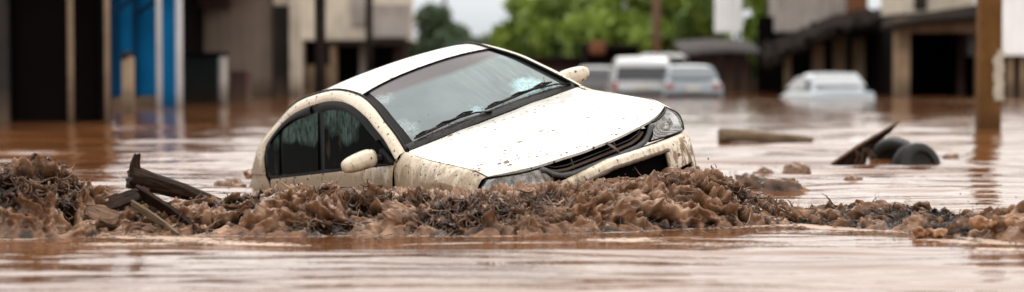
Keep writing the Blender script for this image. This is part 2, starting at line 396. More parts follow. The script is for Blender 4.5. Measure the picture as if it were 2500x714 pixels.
def yside(x, z):
    zs = np.array([.15, .3, .45, .6, .75, .85, .90, 1.4]); ys = np.array([.79, .82, .838, .842, .826, .80, .778, .60])
    y = np.interp(z, zs, ys)
    y = y - .06 * np.clip((x + .55) / .4, 0, 1) ** 2 - .12 * np.clip((-x - 3.6) / .9, 0, 1) ** 2
    return y
body = MB()
for s in (1, -1):
    # fender
    fx = [-1.34, -1.22, -1.10, -.92, -.72, -.55, -.42, -.31]
    ftop = [(-1.285, .768, .91), (-1.225, .70, .951), (-1.10, .703, .915), (-.92, .711, .88), (-.70, .716, .842), (-.53, .714, .812), (-.41, .71, .785), (-.29, .703, .735)]
    zb = [.2, .28, .47, .62, .69, .67, .61, .545]
    rows = []
    for x, tp, b in zip(fx, ftop, zb):
        r = [tp]
        z1 = tp[2] - .014; r.append((x, tp[1] + .035, z1))
        for k, q in enumerate((.25, .55, 1.)):
            z = z1 - (z1 - b) * q - (.02 if k == 0 else 0); r.append((x, float(yside(x, z)) - (.012 if k == 0 else 0), z))
        rows.append(r)
    rows[0][1] = (-1.32, .778, .895)
    panel(body, rows, 7, (.005, 0, .004, 0), s)
    # wheel-arch lining: dark inside handled by inner shell; rolled arch lip
    # A pillar, roof side, C pillar in one band
    rows = []
    for i in range(12):
        d, w = D[i], Wl[i]; k = .35 if i < 5 else .3
        m1 = d + (w - d) * .36 + np.array([0, .018, .012]); m2 = d + (w - d) * .72 + np.array([0, .014, .006])
        if i > 8: m1 = m1 + np.array([-.03, .02, 0]); m2 = m2 + np.array([-.02, .015, 0])
        rows.append([d + np.array([0, .006, .002]), m1, m2, w])
    panel(body, rows, 8, (0.004, 0, 0, 0), s)
    # quarter panel
    rows = []
    for x, tp in zip((-3.36, -3.55, -3.78, -3.98, -4.12), ((-3.45, .772, .925), (-3.62, .752, .945), (-3.83, .70, .94), (-3.98, .675, .82), (-4.08, .655, .68))):
        r = [tp]
        for z in (.84, .65, .45, .2): z = min(z, tp[2] - .06 - (.84 - z) * .4); r.append((x, float(yside(x, z)) - .10 * max(0, -x - 3.7), z))
        rows.append(r)
    panel(body, rows, 6, (.004, 0, 0, 0), s)
body.build('body_shell', M['paint_side_shaded'], car, True)
wouts = {}
for s in (1, -1):
    for nm, x0, x1 in (('front', -1.34, -2.44), ('rear', -2.44, -3.36)):
        rows = []
        for x in np.linspace(x0, x1, 4):
            rows.append([(x, float(yside(x, z)), z) for z in (.893, .86, .75, .6, .4, .2)])
        rows = np.array(rows); 
        if nm == 'front': rows[0, 0, 0] = -1.29; rows[0, 1, 0] = -1.315
        mb = MB(); panel(mb, rows, 6, (.004, .004, 0, 0), s)
        dr = mb.build('door', M['paint_side_shaded'], car, True)
        hx = (-2.33 if nm == 'front' else -3.25)
        hb = MB(); hb.box((hx, s * (.835), .77), (.16, .03, .035), bev=.012); fix_normals(hb.build('handle', M['paint_side_shaded'], dr, True))
    # daylight opening: black frame sheet, panes laid 3 mm proud
    uu = np.linspace(0, 10, 61); top = crv(Wl[:11], uu)
    bot = np.stack([np.interp(top[:, 0], [-3.481, -3.44, -1.277], [-3.45, -3.41, -1.29]), np.full(61, .772), np.full(61, .897)], 1)
    bot[:, 2] = np.minimum(bot[:, 2], top[:, 2] - .001)
    G = np.stack([top + (bot - top) * k for k in np.linspace(0, 1, 7)], 1); G = G + np.array([0, -.004, 0])
    if s < 0: G = ymir(G)
    mb = MB(); mb.grid(G); fr = mb.build('window_frame', M['black'], car, True)
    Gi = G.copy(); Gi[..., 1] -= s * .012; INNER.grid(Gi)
    sx = np.argsort(top[:, 0]); tz = lambda x: np.interp(x, top[sx, 0], top[sx, 2])
    for (x0, x1, ins) in ((-1.45, -2.39, .055), (-2.50, -3.13, .06), (-3.19, -3.41, .055)):
        xs = np.linspace(x0, x1, 24); zt = tz(xs) - ins; zt = np.maximum(zt, .925); zb_ = np.full(24, .918)
        if x0 == -3.19: zb_ = .918 + np.clip((-3.34 - xs) / .07, 0, 1) * .05
        G = np.zeros((24, 9, 3))
        for k, q in enumerate(np.linspace(0, 1, 9)):
            z = zt + (zb_ - zt) * q; G[:, k] = np.stack([xs, .776 - .357 * (z - .907) + .004, z], 1)
        G[:, :, 1] -= .010 * np.sin(np.linspace(0, math.pi, 9)) * 0
        if s < 0: G = ymir(G)
        mb = MB(); mb.grid(G); mb.build('glass_pane', M['sideglass'], fr, True)
    # smoked rain deflectors over both windows
    mb = MB()
    for a, b in ((1.2, 5.9), (6.3, 9.1)):
        u = np.linspace(a, b, 26); T_ = crv(Wl[:11], u); dn = np.array([0, .02, -.052])
        mid = np.array([5.4 * 0 - 2.45, .7, .95]); dirn = mid - T_; dirn[:, 1] = 0; dirn /= np.linalg.norm(dirn, axis=1)[:, None]
        A = T_ + np.array([0, .003, -.002]); B = T_ + dirn * .03 + np.array([0, .026, 0]); C_ = T_ + dirn * .062 + np.array([0, .026, 0])
        G = np.stack([A, B, C_], 1); G = ymir(G) if s < 0 else G; mb.grid(G)
    mb.build('rain_deflector', M['black'], fr, True)
    # drip moulding
    P_ = crv(D[:10], np.linspace(0, 9, 70)) + np.array([0, .002, .002]); P_ = ymir(P_) if s < 0 else P_
    mb = MB(); mb.tube(P_, [.011] * 70, 6); mb.build('drip_moulding', M['black'], car, True)
mb = MB(); P_ = crv(roof[0] + np.array([.004, 0, .002]), np.linspace(0, roof.shape[1] - 1, 50)); mb.tube(P_, .007, 6); mb.build('windshield_moulding', M['black'], seal, True)

# bumper: plan curve wrapped from nose to wheel arch, rows of constant height with the openings left out
def plan(s_):
    q = np.array([(0, .02), (.2, .012), (.4, -.02), (.55, -.07), (.68, -.13), (.775, -.22), (.82, -.34), (.835, -.48)])
    k = np.interp(np.abs(s_), [0, .2, .4, .56, .71, .85, .98, 1.12], np.arange(8)); P_ = crv(q, k)
    return P_[:, 1], P_[:, 0] * np.sign(s_)
sv = np.unique(np.concatenate([np.linspace(0, 1.12, 46), [.45, .43, .74]])); sv = np.concatenate([-sv[:0:-1], sv]); a_ = np.abs(sv)
ztop = np.interp(a_, [0, .38, .8, 1.12], [.60, .572, .545, .53])
zrow = [ztop, ztop - .018, np.interp(a_, [0, .5, 1.12], [.533, .497, .47]), np.interp(a_, [0, .45, 1.12], [.385, .383, .38]),
        np.interp(a_, [0, .45, 1.12], [.366, .362, .34]), np.interp(a_, [0, 1.12], [.27, .27]), np.full(len(sv), .2), np.full(len(sv), .12)]
push = [-.035, -.008, .0, -.005, -.008, -.015, -.03, -.06]
nsub = 4; Z = []; Pp = []
for i in range(7):
    for k in range(nsub): q = k / nsub; Z.append(zrow[i] * (1 - q) + zrow[i + 1] * q); Pp.append(push[i] * (1 - q) + push[i + 1] * q)
Z.append(zrow[7]); Pp.append(push[7]); Z = np.array(Z); Pp = np.array(Pp)
bx_, by_ = plan(sv)
tx = np.gradient(bx_); ty = np.gradient(by_); nl = np.hypot(tx, ty); nx, ny = ty / nl, -tx / nl
sg = np.sign(nx + 1e-9); 
G = np.zeros((len(sv), len(Z), 3))
for k in range(len(Z)): G[:, k, 0] = bx_ + nx * Pp[k]; G[:, k, 1] = by_ + ny * Pp[k]; G[:, k, 2] = Z[k]
Fa = gridf(*G.shape[:2]).reshape(len(sv) - 1, len(Z) - 1, 4); keep = np.ones(Fa.shape[:2], bool)
mid = (a_[1:] + a_[:-1]) / 2
keep[np.ix_(mid < .45, range(2 * nsub, 3 * nsub))] = False
keep[np.ix_((mid > .43) & (mid < .74), range(4 * nsub, 5 * nsub))] = False
bo = mesh('bumper', G.reshape(-1, 3), Fa[keep], M['bumper'], car)
md = bo.modifiers.new('edge', 'SOLIDIFY'); md.thickness = .025; md.offset = 1
G2 = G.copy(); G2[..., 0] -= .06; G2[..., 1] *= .96
ob = MB(); ob.grid(G2); 
for zz in (.40,): ob.box((-.03, 0, zz), (.012, .84, .008))
for sy in (-1, 1): 
    for zz in (.30, .33): ob.box((-.155, sy * .56, zz), (.012, .20, .008), M=np.array(Matrix.Rotation(-sy * .38, 3, 'Z')))
ob.build('lower_grille', M['inner'], bo, False)
# a mud-caked ledge along the bumper step over the opening
P_ = np.array([(.035, y, np.interp(abs(y), [0, .45], [.536, .505])) for y in np.linspace(-.5, .44, 40)]); P_[:, 0] -= .19 * P_[:, 1] ** 2
mb = MB(); mb.tube(P_, .010 + .005 * RNG.random(40), 6); mb.build('mud_ledge', M['mudledge'], bo, True)

# upper grille: dark recess, slats, curved lower frame
gr = MB()
ys = np.linspace(-.41, .41, 30)
hz = lambda y: np.interp(abs(y), [0, .2, .42, .55], [.695, .695, .69, .70])
hx_ = lambda y: -.05 - .35 * abs(y) ** 2.4
gz = lambda y: np.interp(abs(y), [0, .25, .33, .38, .42], [.60, .60, .615, .645, .685])
G = np.zeros((30, 5, 3))
for k, (dx, q) in enumerate(((-.01, 0), (-.10, 0), (-.14, .5), (-.10, 1), (-.01, 1))):
    G[:, k] = np.stack([[hx_(y) + dx for y in ys], ys, [hz(y) * (1 - q) + (gz(y) - .005) * q for y in ys]], 1)
gr.grid(G); go = gr.build('grille', M['inner'], car, False)
mb = MB(); P_ = np.array([(hx_(y) - .045, y, gz(y) + .018) for y in np.linspace(-.37, .37, 30)]); mb.tube(P_, .022, 6, sq=.5); mb.build('mud_ledge', M['mudledge'], go, True)
yy = np.linspace(-.44, .44, 61)
P_ = np.array([(hx_(y) + .012, y, gz(y) - .012) for y in yy]); mb = MB(); mb.tube(P_, .019, 8); mb.build('grille_frame', M['greyplastic'], go, True)
mb = MB()
for y in (-.2, .13): mb.box((hx_(y) - .05, y, .648), (.02, .008, .09))
mb.tube([(hx_(y) - .035, y, gz(y) + .045) for y in ys], .004, 5)
mb.build('slat', M['greyplastic'], go, False)
# hanging torn splinter in the grille
mb = MB(); mb.tube([(-.06, .05, .69), (-.035, .07, .66), (-.03, .10, .62), (-.02, .10, .60)], [.012, .02, .012, .004], 5, sq=.4); mb.build('splinter', M['mudledge'], go, False)

# headlamps
for s in (1, -1):
    tp = [(-.10, .425, .688), (-.125, .53, .696), (-.195, .63, .712), (-.285, .705, .728)]
    bt = [(-.07, .365, .592), (-.11, .53, .574), (-.19, .69, .557), (-.285, .79, .548)]
    P_ = []
    for a, b in zip(tp, bt):
        a, b = np.array(a), np.array(b); P_.append([a, a + (b - a) * .35 + np.array([.018, .012, 0]), a + (b - a) * .7 + np.array([.02, .012, 0]), b])
    P_[3][1] += np.array([-.02, .035, 0]); P_[3][2] += np.array([-.02, .022, 0])
    mb = MB(); panel(mb, P_, 8, (.006, .004, .008, .006), s, inner=False); lo = mb.build('headlight', M['lens'], car, True)
    P2 = np.array(P_); P2[1:3, 1:3] += np.array([-.09, 0, 0]); mb = MB(); panel(mb, P2, 8, (.012, .01, .01, .01), s, off=-.012, inner=False); mb.build('reflector', M['reflector'], lo, True)
    ctr = P2[1:3, 1:3].reshape(-1, 3).mean(0) + np.array([.02, 0, .004]); ctr = ctr * np.array([1, s, 1]); mb = MB(); G = np.zeros((8, 20, 3))
    for i in range(8):
        for j in range(20):
            a1, a2 = (i / 7) * 1.45, j / 19 * 2 * math.pi; G[i, j] = ctr + np.array([-.05 * math.cos(a1) + .03, .05 * math.sin(a1) * math.cos(a2), .042 * math.sin(a1) * math.sin(a2)])
    mb.grid(G); mb.tube([ctr + np.array([-.02, 0, 0]), ctr + np.array([.03, 0, 0])], [.012, .009], 8); mb.build('bulb_bowl', M['reflector'], lo, True)
    G = surf(np.array(P_), np.linspace(0, 3, 20), np.linspace(0, 3, 20)); ring = np.concatenate([G[:, 0], G[-1, 1:], G[-2::-1, -1], G[0, -2:0:-1]])
    if s < 0: ring = ymir(ring)
    mb = MB(); mb.tube(np.concatenate([ring, ring[:2]]), .006, 5, cap=False); mb.build('lamp_seal', M['black'], lo, True)
    G = surf(P2 + np.array([-.05, -.01, 0]), np.linspace(0, 3, 10), np.linspace(0, 3, 10)); INNER.grid(ymir(G) if s < 0 else G)

# door mirrors
for s, cy, cz in ((-1, .925, .975), (1, .845, 1.005)):
    th = np.linspace(0, math.pi, 15); ph = np.linspace(0, 2 * math.pi, 29); G = np.zeros((15, 29, 3))
    se = lambda a, e: np.sign(a) * np.abs(a) ** e
    for i, a in enumerate(th):
        G[i, :, 1] = se(math.cos(a), .8) * .128
        rr = math.sin(a) ** .55
        G[i, :, 0] = rr * se(np.cos(ph), .75) * .062; G[i, :, 2] = rr * se(np.sin(ph), .72) * .062
    G[..., 0] *= np.where(G[..., 0] < 0, .6, 1.25); G[..., 2] *= 1 - .13 * (G[..., 1] / .128)
    G[..., 2] += .12 * (G[..., 1] + .1) ** 1 * 0
    G = G * np.array([1, s, 1]) + np.array([-1.50, s * cy, cz])
    mb = MB(); mb.grid(G, flip=s < 0); mo = fix_normals(mb.build('mirror', M['paint_side_shaded'], car, True)); mo['label'] = 'cream door mirror housing'
    mb = MB(); mb.grid(np.stack([np.stack([np.full(9, -1.545), s * (cy + np.linspace(-.09, .09, 9)), np.full(9, cz + z)], 1) for z in (-.04, -.02, .02, .04)], 0)); mb.build('mirror_glass', M['glass'], mo)
    T_ = [(-1.30, s * .775, .915), (-1.50, s * .77, .915), (-1.46, s * .74, 1.01)]
    mb = MB(); A = np.array(T_); B = A + np.array([0, s * .03, 0]); mb.add(np.concatenate([A, B]), [(0, 1, 2), (3, 4, 5), (0, 1, 4, 3), (1, 2, 5, 4), (0, 2, 5, 3)])
    mb.tube([(-1.44, s * .76, .94), (-1.48, s * .82, .95), (-1.49, s * .86, .965)], [.035, .028, .03], 8)
    fix_normals(mb.build('mirror_base', M['black'], mo, False))

# cowl and wipers
NWS = ws.shape[1]
def wsp(y, t, off):      # point on the windscreen: lateral y, height fraction t
    vv = np.linspace(0, NWS - 1, 81); G = surf(ws, np.array([t * 4.0]), vv)[0]; k = np.interp(y, G[:, 1], np.arange(81)); i = int(k)
    p = G[i] + (G[min(i + 1, 80)] - G[i]) * (k - i); return p + np.array([.5, 0, .85]) * off
mb = MB(); G = np.array([[wsp(y, t, o) for t, o in ((.0, .0), (.03, .012), (.075, .012), (.095, .003))] for y in np.linspace(-.68, .68, 40)])
mb.grid(G); mb.build('cowl_panel', M['rubber'], car, True)
for ya, yb, ta, tb, yp in ((-.60, -.10, .09, .13, .02), (-.02, .56, .095, .15, .50)):
    mb = MB(); pts = [wsp(y, ta + (tb - ta) * k, .022) for k, y in zip(np.linspace(0, 1, 14), np.linspace(ya, yb, 14))]
    mb.tube(pts, [.006] + [.011] * 12 + [.006], 6)
    ym = (ya + yb) / 2
    wp = mb.build('wiper', M['rubber'], car, True)
    mb = MB(); mb.tube([wsp(yb + .10, .04, .02), wsp(yb, .085, .03), wsp(ym, (ta + tb) / 2, .035)], [.014, .011, .007], 6, sq=.6)
    for q in (.15, .5, .85): y = ya + (yb - ya) * q; mb.tube([wsp(y - .06, ta + (tb - ta) * q, .03), wsp(y, ta + (tb - ta) * q + .004, .04), wsp(y + .06, ta + (tb - ta) * q, .03)], .005, 5)
    mb.build('wiper_arm', M['black'], wp, True)
# twigs and leaf litter that lodged along the cowl
mb = MB()
for k in range(34):
    y = random.uniform(-.6, .62); p = np.array(wsp(y, random.uniform(.03, .11), .02)); dv = np.array([random.uniform(-.02, .02), random.uniform(-.05, .05), random.uniform(0, .02)])
    mb.tube([p, p + dv * .5 + np.array([0, 0, .006]), p + dv], [.002, .003, .001], 4)
mb.tube([wsp(.50, .13, .0), wsp(.515, .17, .02), wsp(.54, .24, .03)], .0025, 4)
mb.build('twig_litter', M['mudledge'], car, False)['kind'] = 'stuff'
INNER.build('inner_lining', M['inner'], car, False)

# ------------------------------------------------------------------ flood water
def water_mat():
    t = NT('flood_water'); v = t.co()
    n1 = t.noise(t.co(scale=(.42, 1.7, 1)), 2.4, 3, .45, .6); n2 = t.noise(t.co(scale=(1, 1.8, 1)), 17, 3, .5, .3)
    fo = t.n('Attribute', attribute_name='foam').outputs['Fac']
    fb = t.noise(v, 26, 6, .7); big = t.noise(t.co(scale=(.35, 1, 1)), .9, 4)
    c = t.mix(t.rng(big, .35, .65), (.095, .035, .012), (.155, .064, .025))
    fm = t.rng(t.math('ADD', fo, t.rng(fb, .25, .75, -.45, .45)), .42, .62, 0, 1)
    c = t.mix(fm, c, (.46, .33, .25))
    h = t.math('ADD', n1, t.math('MULTIPLY', n2, .075))
    nb = t.bump(h, 1., .017); nb2 = t.bump(t.math('MULTIPLY', fb, fm), .8, .02, nb)
    return t.p(color=c, rough=t.rng(fm, 0, 1, .025, .4), ior=1.333, normal=nb2)
M['water'] = water_mat()
# front edge of the mud surge, its crest, as functions of X (taken at 12 m)
TB = np.array([(-600, 590, 480), (-200, 585, 450), (0, 582, 448), (60, 583, 425), (120, 585, 422), (170, 585, 430), (220, 582, 460), (280, 580, 492), (350, 578, 505), (430, 576, 505),
    (520, 573, 495), (600, 572, 490), (680, 575, 478), (730, 575, 475), (800, 575, 485), (900, 572, 488), (1000, 575, 492), (1100, 578, 498), (1200, 578, 494), (1300, 574, 490),
    (1400, 570, 482), (1500, 566, 470), (1600, 560, 458), (1700, 556, 450), (1760, 556, 452), (1850, 552, 478), (1920, 550, 502), (2000, 556, 515), (2060, 562, 500), (2150, 568, 500),
    (2220, 576, 508), (2300, 590, 528), (2400, 602, 520), (2480, 607, 545), (2600, 608, 560), (2900, 600, 580)], float)
TX = (TB[:, 0] - CX) / F * 12.0
def Yb(x): return 4750 / (np.interp(x, TX, TB[:, 1]) - 150)
def cdep(x): return np.interp(x, [-4, -1.6, -1.2, 1.3, 1.7, 4], [.65, .6, .55, .55, .6, .6])
def Zc(x):
    yc = np.interp(x, TX, TB[:, 2]); return np.maximum(CAMH - (yc - 150) / F * (Yb(x) + cdep(x)), .02)
yr = [1.2]
while yr[-1] < 500:
    y = yr[-1]; yr.append(y + max(.012, min(y * y / 4750 * (.75 if y < 70 else 3), y * .05)) if y > 6 else y + .12)
yr = np.array(yr); nx_ = 361
wv = np.linspace(-1, 1, nx_); X = (yr[:, None] * .42 + 5) * wv[None, :] ** 1; edge_ = np.clip((np.abs(wv) - .93) / .07, 0, 1)[None, :] ** 2; X = X + np.sign(X) * edge_ * (60 + 3 * yr[:, None])
Y = np.repeat(yr[:, None], nx_, 1)
P0 = np.stack([X, Y, np.zeros_like(X)], 2)
far = np.clip(1.4 - Y / 45, .15, 1)
Zw = far * (.036 * fbm(P0 * np.array([.28, 1.05, 1]), 2) + .030 * fbm(P0 * np.array([.5, 2.6, 1]) + 31, 2, .5))
near = np.exp(-((Y - Yb(X)) / 1.2) ** 2)
Zw = Zw * (1 - .6 * near) * np.where(Y < 14, .62, .62 + .25 * np.clip((Y - 14) / 6, 0, 1))
P0[..., 2] = Zw
de = Yb(X) - Y       # distance in front of the surge
patch = fbm(np.stack([X * .9, Y * 2.2, 0 * X], 2) + 5, 4)
foam = np.clip(1 - np.abs(de - .02) / .20, 0, 1) * (.75 + .5 * patch) + np.clip(.62 - np.abs(de - .5) * .5, 0, 1) * np.clip(patch + .15, 0, 1) * 1.1
foam += np.clip(1 - np.abs(de + 1.6) / 2.6, 0, 1) * np.clip(.50 + patch, 0, 1) * .8 * (de < 0)
foam += .35 * np.clip(patch - .25, 0, 1) * (Y < 22) 
foam += np.clip(1 - np.abs(Y - 49) / 5, 0, 1) * (X > 3.5) * (.30 + .6 * patch)
mesh('water', P0.reshape(-1, 3), gridf(*X.shape), M['water'], attrs={'foam': foam.ravel()})['kind'] = 'structure'
M['bed'] = plain('street_bed', (.12, .08, .05), .9)
mb = MB(); mb.add([(-900, -200, -1.2), (900, -200, -1.2), (900, 1500, -1.2), (-900, 1500, -1.2)], [(0, 1, 2, 3)])
mb.build('ground', M['bed'])['kind'] = 'structure'

# ------------------------------------------------------------------ mud surge heaped against the car
def mud_mat(name, dark=0.):
    t = NT(name); v = t.co(); n = t.noise(v, 3.2, 6, .6, .6); n2 = t.noise(v, 19, 5, .65, .4); n3 = t.noise(v, 75, 3)
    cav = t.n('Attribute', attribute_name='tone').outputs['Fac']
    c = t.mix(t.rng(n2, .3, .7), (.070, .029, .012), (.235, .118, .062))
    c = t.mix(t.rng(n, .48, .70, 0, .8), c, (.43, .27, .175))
    c = t.mix(t.rng(cav, .0, .75, 0, 1), (.010, .004, .002), c)  # low tone blackens the hollows, shade put into the colour
    c = t.mix(t.rng(t.noise(v, 9, 3), .66, .74, 0, .6), c, (.36, .15, .045))
    return t.p(color=c, rough=t.rng(n3, .3, .7, .10, .30), ior=1.38, normal=t.bump(t.math('ADD', n2, t.math('MULTIPLY', n3, .25)), .5, .010))
M['mud'] = mud_mat('wet_mud')
NXM, NVM = 1000, 300
xs = np.linspace(-3.75, 3.75, NXM); vs = np.linspace(0, 1, NVM)
def mud_base(x, v):
    """x (n,) v (m,) -> n*m*3 smooth heap: toe at v=0, crest at v=.4, back edge at v=1"""
    yb = Yb(x)[:, None]; c = cdep(x)[:, None]; z = Zc(x)[:, None]
    back = np.interp(x, [-4, -1.75, -1.5, -.9, -.2, .3, 1.15, 1.45, 1.7, 4], [.9, .9, 2.4, 3.6, 2.8, 1.9, 1.7, 1.5, .55, .5])[:, None]
    zp = np.interp(x, [-4, -1.75, -1.4, -.9, -.3, .2, 1.2, 1.45, 1.8, 4], [-.02, -.02, .0, .05, .14, .21, .26, .06, -.03, -.03])[:, None]
    v = v[None, :]; yy = np.where(v < .4, yb + c * (v / .4), yb + c + back * ((v - .4) / .6))
    q = np.clip(v / .4, 0, 1); prof = np.sin(q * math.pi / 2) ** .62
    r = np.clip((v - .4) / .6, 0, 1); zb = z * prof
    zz = np.where(v < .4, zb - .025 * (1 - q), z + (zp - z) * (1 - (1 - r) ** 1.25))
    zz = zz - .10 * np.clip((r - .85) / .15, 0, 1) ** 2
    return np.stack([np.repeat(x[:, None], v.shape[1], 1), yy, zz], 2)
B = mud_base(xs, vs); N = gnorm(B); N *= np.sign(N[..., 2:3] + 1e-6)
q = np.clip(vs / .4, 0, 1)[None, :]; r = np.clip((vs - .4) / .6, 0, 1)[None, :]
hgt = np.clip(Zc(xs) / .20, .5, 1.0)[:, None]
amp = (np.clip(q * 5, 0, 1) * (1 - .62 * np.clip(r * 2.0, 0, 1))) * hgt
wp = np.stack([fbm(B * 2.6 + 11, 4), fbm(B * 2.6 + 47, 4), fbm(B * 2.6 + 83, 4)], 2)
SK = B.copy(); SK[..., 0] += (1.1 * B[..., 2] + .5 * (B[..., 1] - 11.5)) * np.sin(B[..., 0] * 1.3 + .6)          # folds lean with the current
Q = SK + .30 * wp
ani = np.array([1.35, 1.0, .75])
r1 = 1 - 2 * np.abs(pn(Q * 2.6 * ani)); bil = lambda q_: np.sqrt(np.abs(pn(q_)) + .004) * 1.55 - .2
r2 = bil(Q * 5.2 * ani + 5); r3 = bil((Q + .05 * wp[..., ::-1]) * 11.5 * ani + 9); r4 = bil((Q + .02 * wp) * 27 + 3)
rw = 1 - 2 * np.abs(pn(Q * 7.3 * ani + 55))
lump = fbm(Q * 4.2 + 70, 3)
bub = 1 - np.abs(pn(Q * 17 + 40)) * 2
MSK = np.clip(.5 + 1.5 * fbm(B * np.array([1.1, 1.4, 2.5]) + 300, 2) + .55 * np.exp(-((xs + .15) / .8) ** 2)[:, None] + .5 * np.exp(-((xs + 2.8) / .45) ** 2)[:, None] - .7 * np.clip(r * 3, 0, 1) - .30, 0, 1)
d = .070 * (r1 - .55) + .046 * (r2 - .45) + .034 * (rw - .5) * (.15 + 1.0 * MSK) + .026 * (r3 - .45) * (.35 + .8 * MSK) + .010 * (r4 - .45) * (.25 + MSK) + .070 * lump
fr_ = np.stack([.6 * wp[..., 0] + .5 * np.sin(B[..., 0] * 2.3), -1.1 + .5 * wp[..., 1], .5 + .6 * wp[..., 2]], 2)
DIR = N * .7 + .65 * fr_; DIR /= np.linalg.norm(DIR, axis=2)[..., None]
MP = B + DIR * (d * amp)[..., None] * 1.35
# spiky tongues thrown up at the crest
cre = np.exp(-((vs - .36) / .10) ** 2)[None, :] * np.clip(ridged(np.stack([B[..., 0] * 5, B[..., 1] * 4, B[..., 2] * 2], 2) + 3, 3) - 1.1, 0, 1)
MP[..., 2] += cre * .09 * hgt; MP[..., 1] -= cre * .04
cav = np.clip(.56 + d * 11 + .35 * fbm(B * 2.0 + 200, 3) - .45 * MSK, 0, 1)  # deeper folds get a darker tone, painted shade in the hollows
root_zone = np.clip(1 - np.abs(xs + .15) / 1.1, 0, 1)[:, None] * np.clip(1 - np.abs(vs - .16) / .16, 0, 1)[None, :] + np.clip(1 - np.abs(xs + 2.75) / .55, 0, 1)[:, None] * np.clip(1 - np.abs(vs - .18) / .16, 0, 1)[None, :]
cav = np.clip(cav - .75 * root_zone * np.clip(.6 + 1.2 * fbm(B * 3 + 9, 2), 0, 1), 0.02, 1)  # blackens the root zone: dark roots plus painted shade in its hollows
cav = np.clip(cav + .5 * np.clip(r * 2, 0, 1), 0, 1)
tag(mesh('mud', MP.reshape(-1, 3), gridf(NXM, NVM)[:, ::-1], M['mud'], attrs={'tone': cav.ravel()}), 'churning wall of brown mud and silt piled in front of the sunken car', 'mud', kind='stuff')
def mudpt(x, v):
    i = int(np.clip((x + 3.75) / 7.5 * (NXM - 1), 0, NXM - 1)); j = int(np.clip(v * (NVM - 1), 0, NVM - 1)); return MP[i, j].copy(), N[i, j]

# torn flaps, leaves and clots of mud clinging to the heap; roots and stems matted through it
def flaps(num, xfun, vfun, smin, smax, lift=.01):
    V = []; Fc = []; T = []; n0 = 0; a, b = 6, 5
    uu, ww = np.meshgrid(np.linspace(-1, 1, a), np.linspace(-1, 1, b), indexing='ij')
    for _ in range(num):
        x, v = xfun() if vfun is None else (xfun(), vfun()); p, n = mudpt(x, v); s = random.uniform(smin, smax) * (.6 + .8 * random.random() ** 2)
        k1, k2, k3 = random.uniform(-1.4, 1.4), random.uniform(-1.6, 1.6), random.uniform(0, 6)
        wid = random.uniform(.25, .75) * (1 - .6 * uu ** 2 * random.random())
        L = np.stack([uu * s, ww * s * wid, s * (k1 * .45 * uu ** 2 + k2 * .35 * ww ** 2 + .22 * np.sin(3 * uu + k3) * np.cos(3 * ww + k3))], 2)
        L += RNG.normal(size=L.shape) * s * .06
        e = Matrix.Rotation(random.uniform(0, 6.28), 3, 'Z') @ Matrix.Rotation(random.uniform(-1.2, 1.2), 3, 'X') @ Matrix.Rotation(random.uniform(-1.2, 1.2), 3, 'Y')
        L = L.reshape(-1, 3) @ np.array(e).T + p + n * lift * random.random()
        V.append(L); Fc.append(gridf(a, b) + n0); n0 += a * b
        tone = random.random(); T.append(np.full(a * b, tone))
    return np.concatenate(V), np.concatenate(Fc), np.concatenate(T)
def flap_mat():
    t = NT('mud_flaps'); v = t.co(); a = t.n('Attribute', attribute_name='tone').outputs['Fac']; n = t.noise(v, 40, 4)
    rp = t.n('ValToRGB', {0: a}); e = rp.color_ramp.elements; e[0].color = (.020, .011, .007, 1); e[1].color = (.34, .13, .04, 1); e[1].position = 1.
    for pos, c in ((.25, (.055, .028, .016, 1)), (.5, (.16, .088, .052, 1)), (.78, (.31, .19, .125, 1)), (.93, (.38, .26, .18, 1))): x = e.new(pos); x.color = c
    return t.p(color=t.mix(t.rng(n, .3, .7, 0, .35), rp.outputs[0], (.09, .05, .03)), rough=.3, ior=1.4, normal=t.bump(n, .5, .004), sss=0.)
M['flap'] = flap_mat()
ux = lambda: random.uniform(-3.3, 3.4)
SPOT = None
def spot(v0=.03, v1=.40, up=False):
    """a place on the heap, favouring the rough dark patches"""
    while True:
        x, v = random.uniform(-3.5, 3.2), random.uniform(v0, v1)
        m = MSK[int((x + 3.75) / 7.5 * (NXM - 1)), int(v * (NVM - 1))]
        if random.random() < (m ** 1.5 + .04) * (.12 if x > 1.6 else 1): return x, v
V1, F1, T1 = flaps(420, spot, None, .010, .032, .008)
V2, F2, T2 = flaps(130, ux, lambda: random.uniform(.3, .62), .008, .022, .004); T2 = .35 + .6 * T2
V3, F3, T3 = flaps(120, ux, lambda: random.gauss(.36, .04), .010, .032, .015)
n1 = len(V1); n2 = n1 + len(V2)
tag(mesh('mud_flaps', np.concatenate([V1, V2, V3]), np.concatenate([F1, F2 + n1, F3 + n2]), M['flap'], attrs={'tone': np.concatenate([T1, T2, T3])}),
    'shreds of wet mud and rotting leaves stuck over the surge', 'debris', kind='stuff')
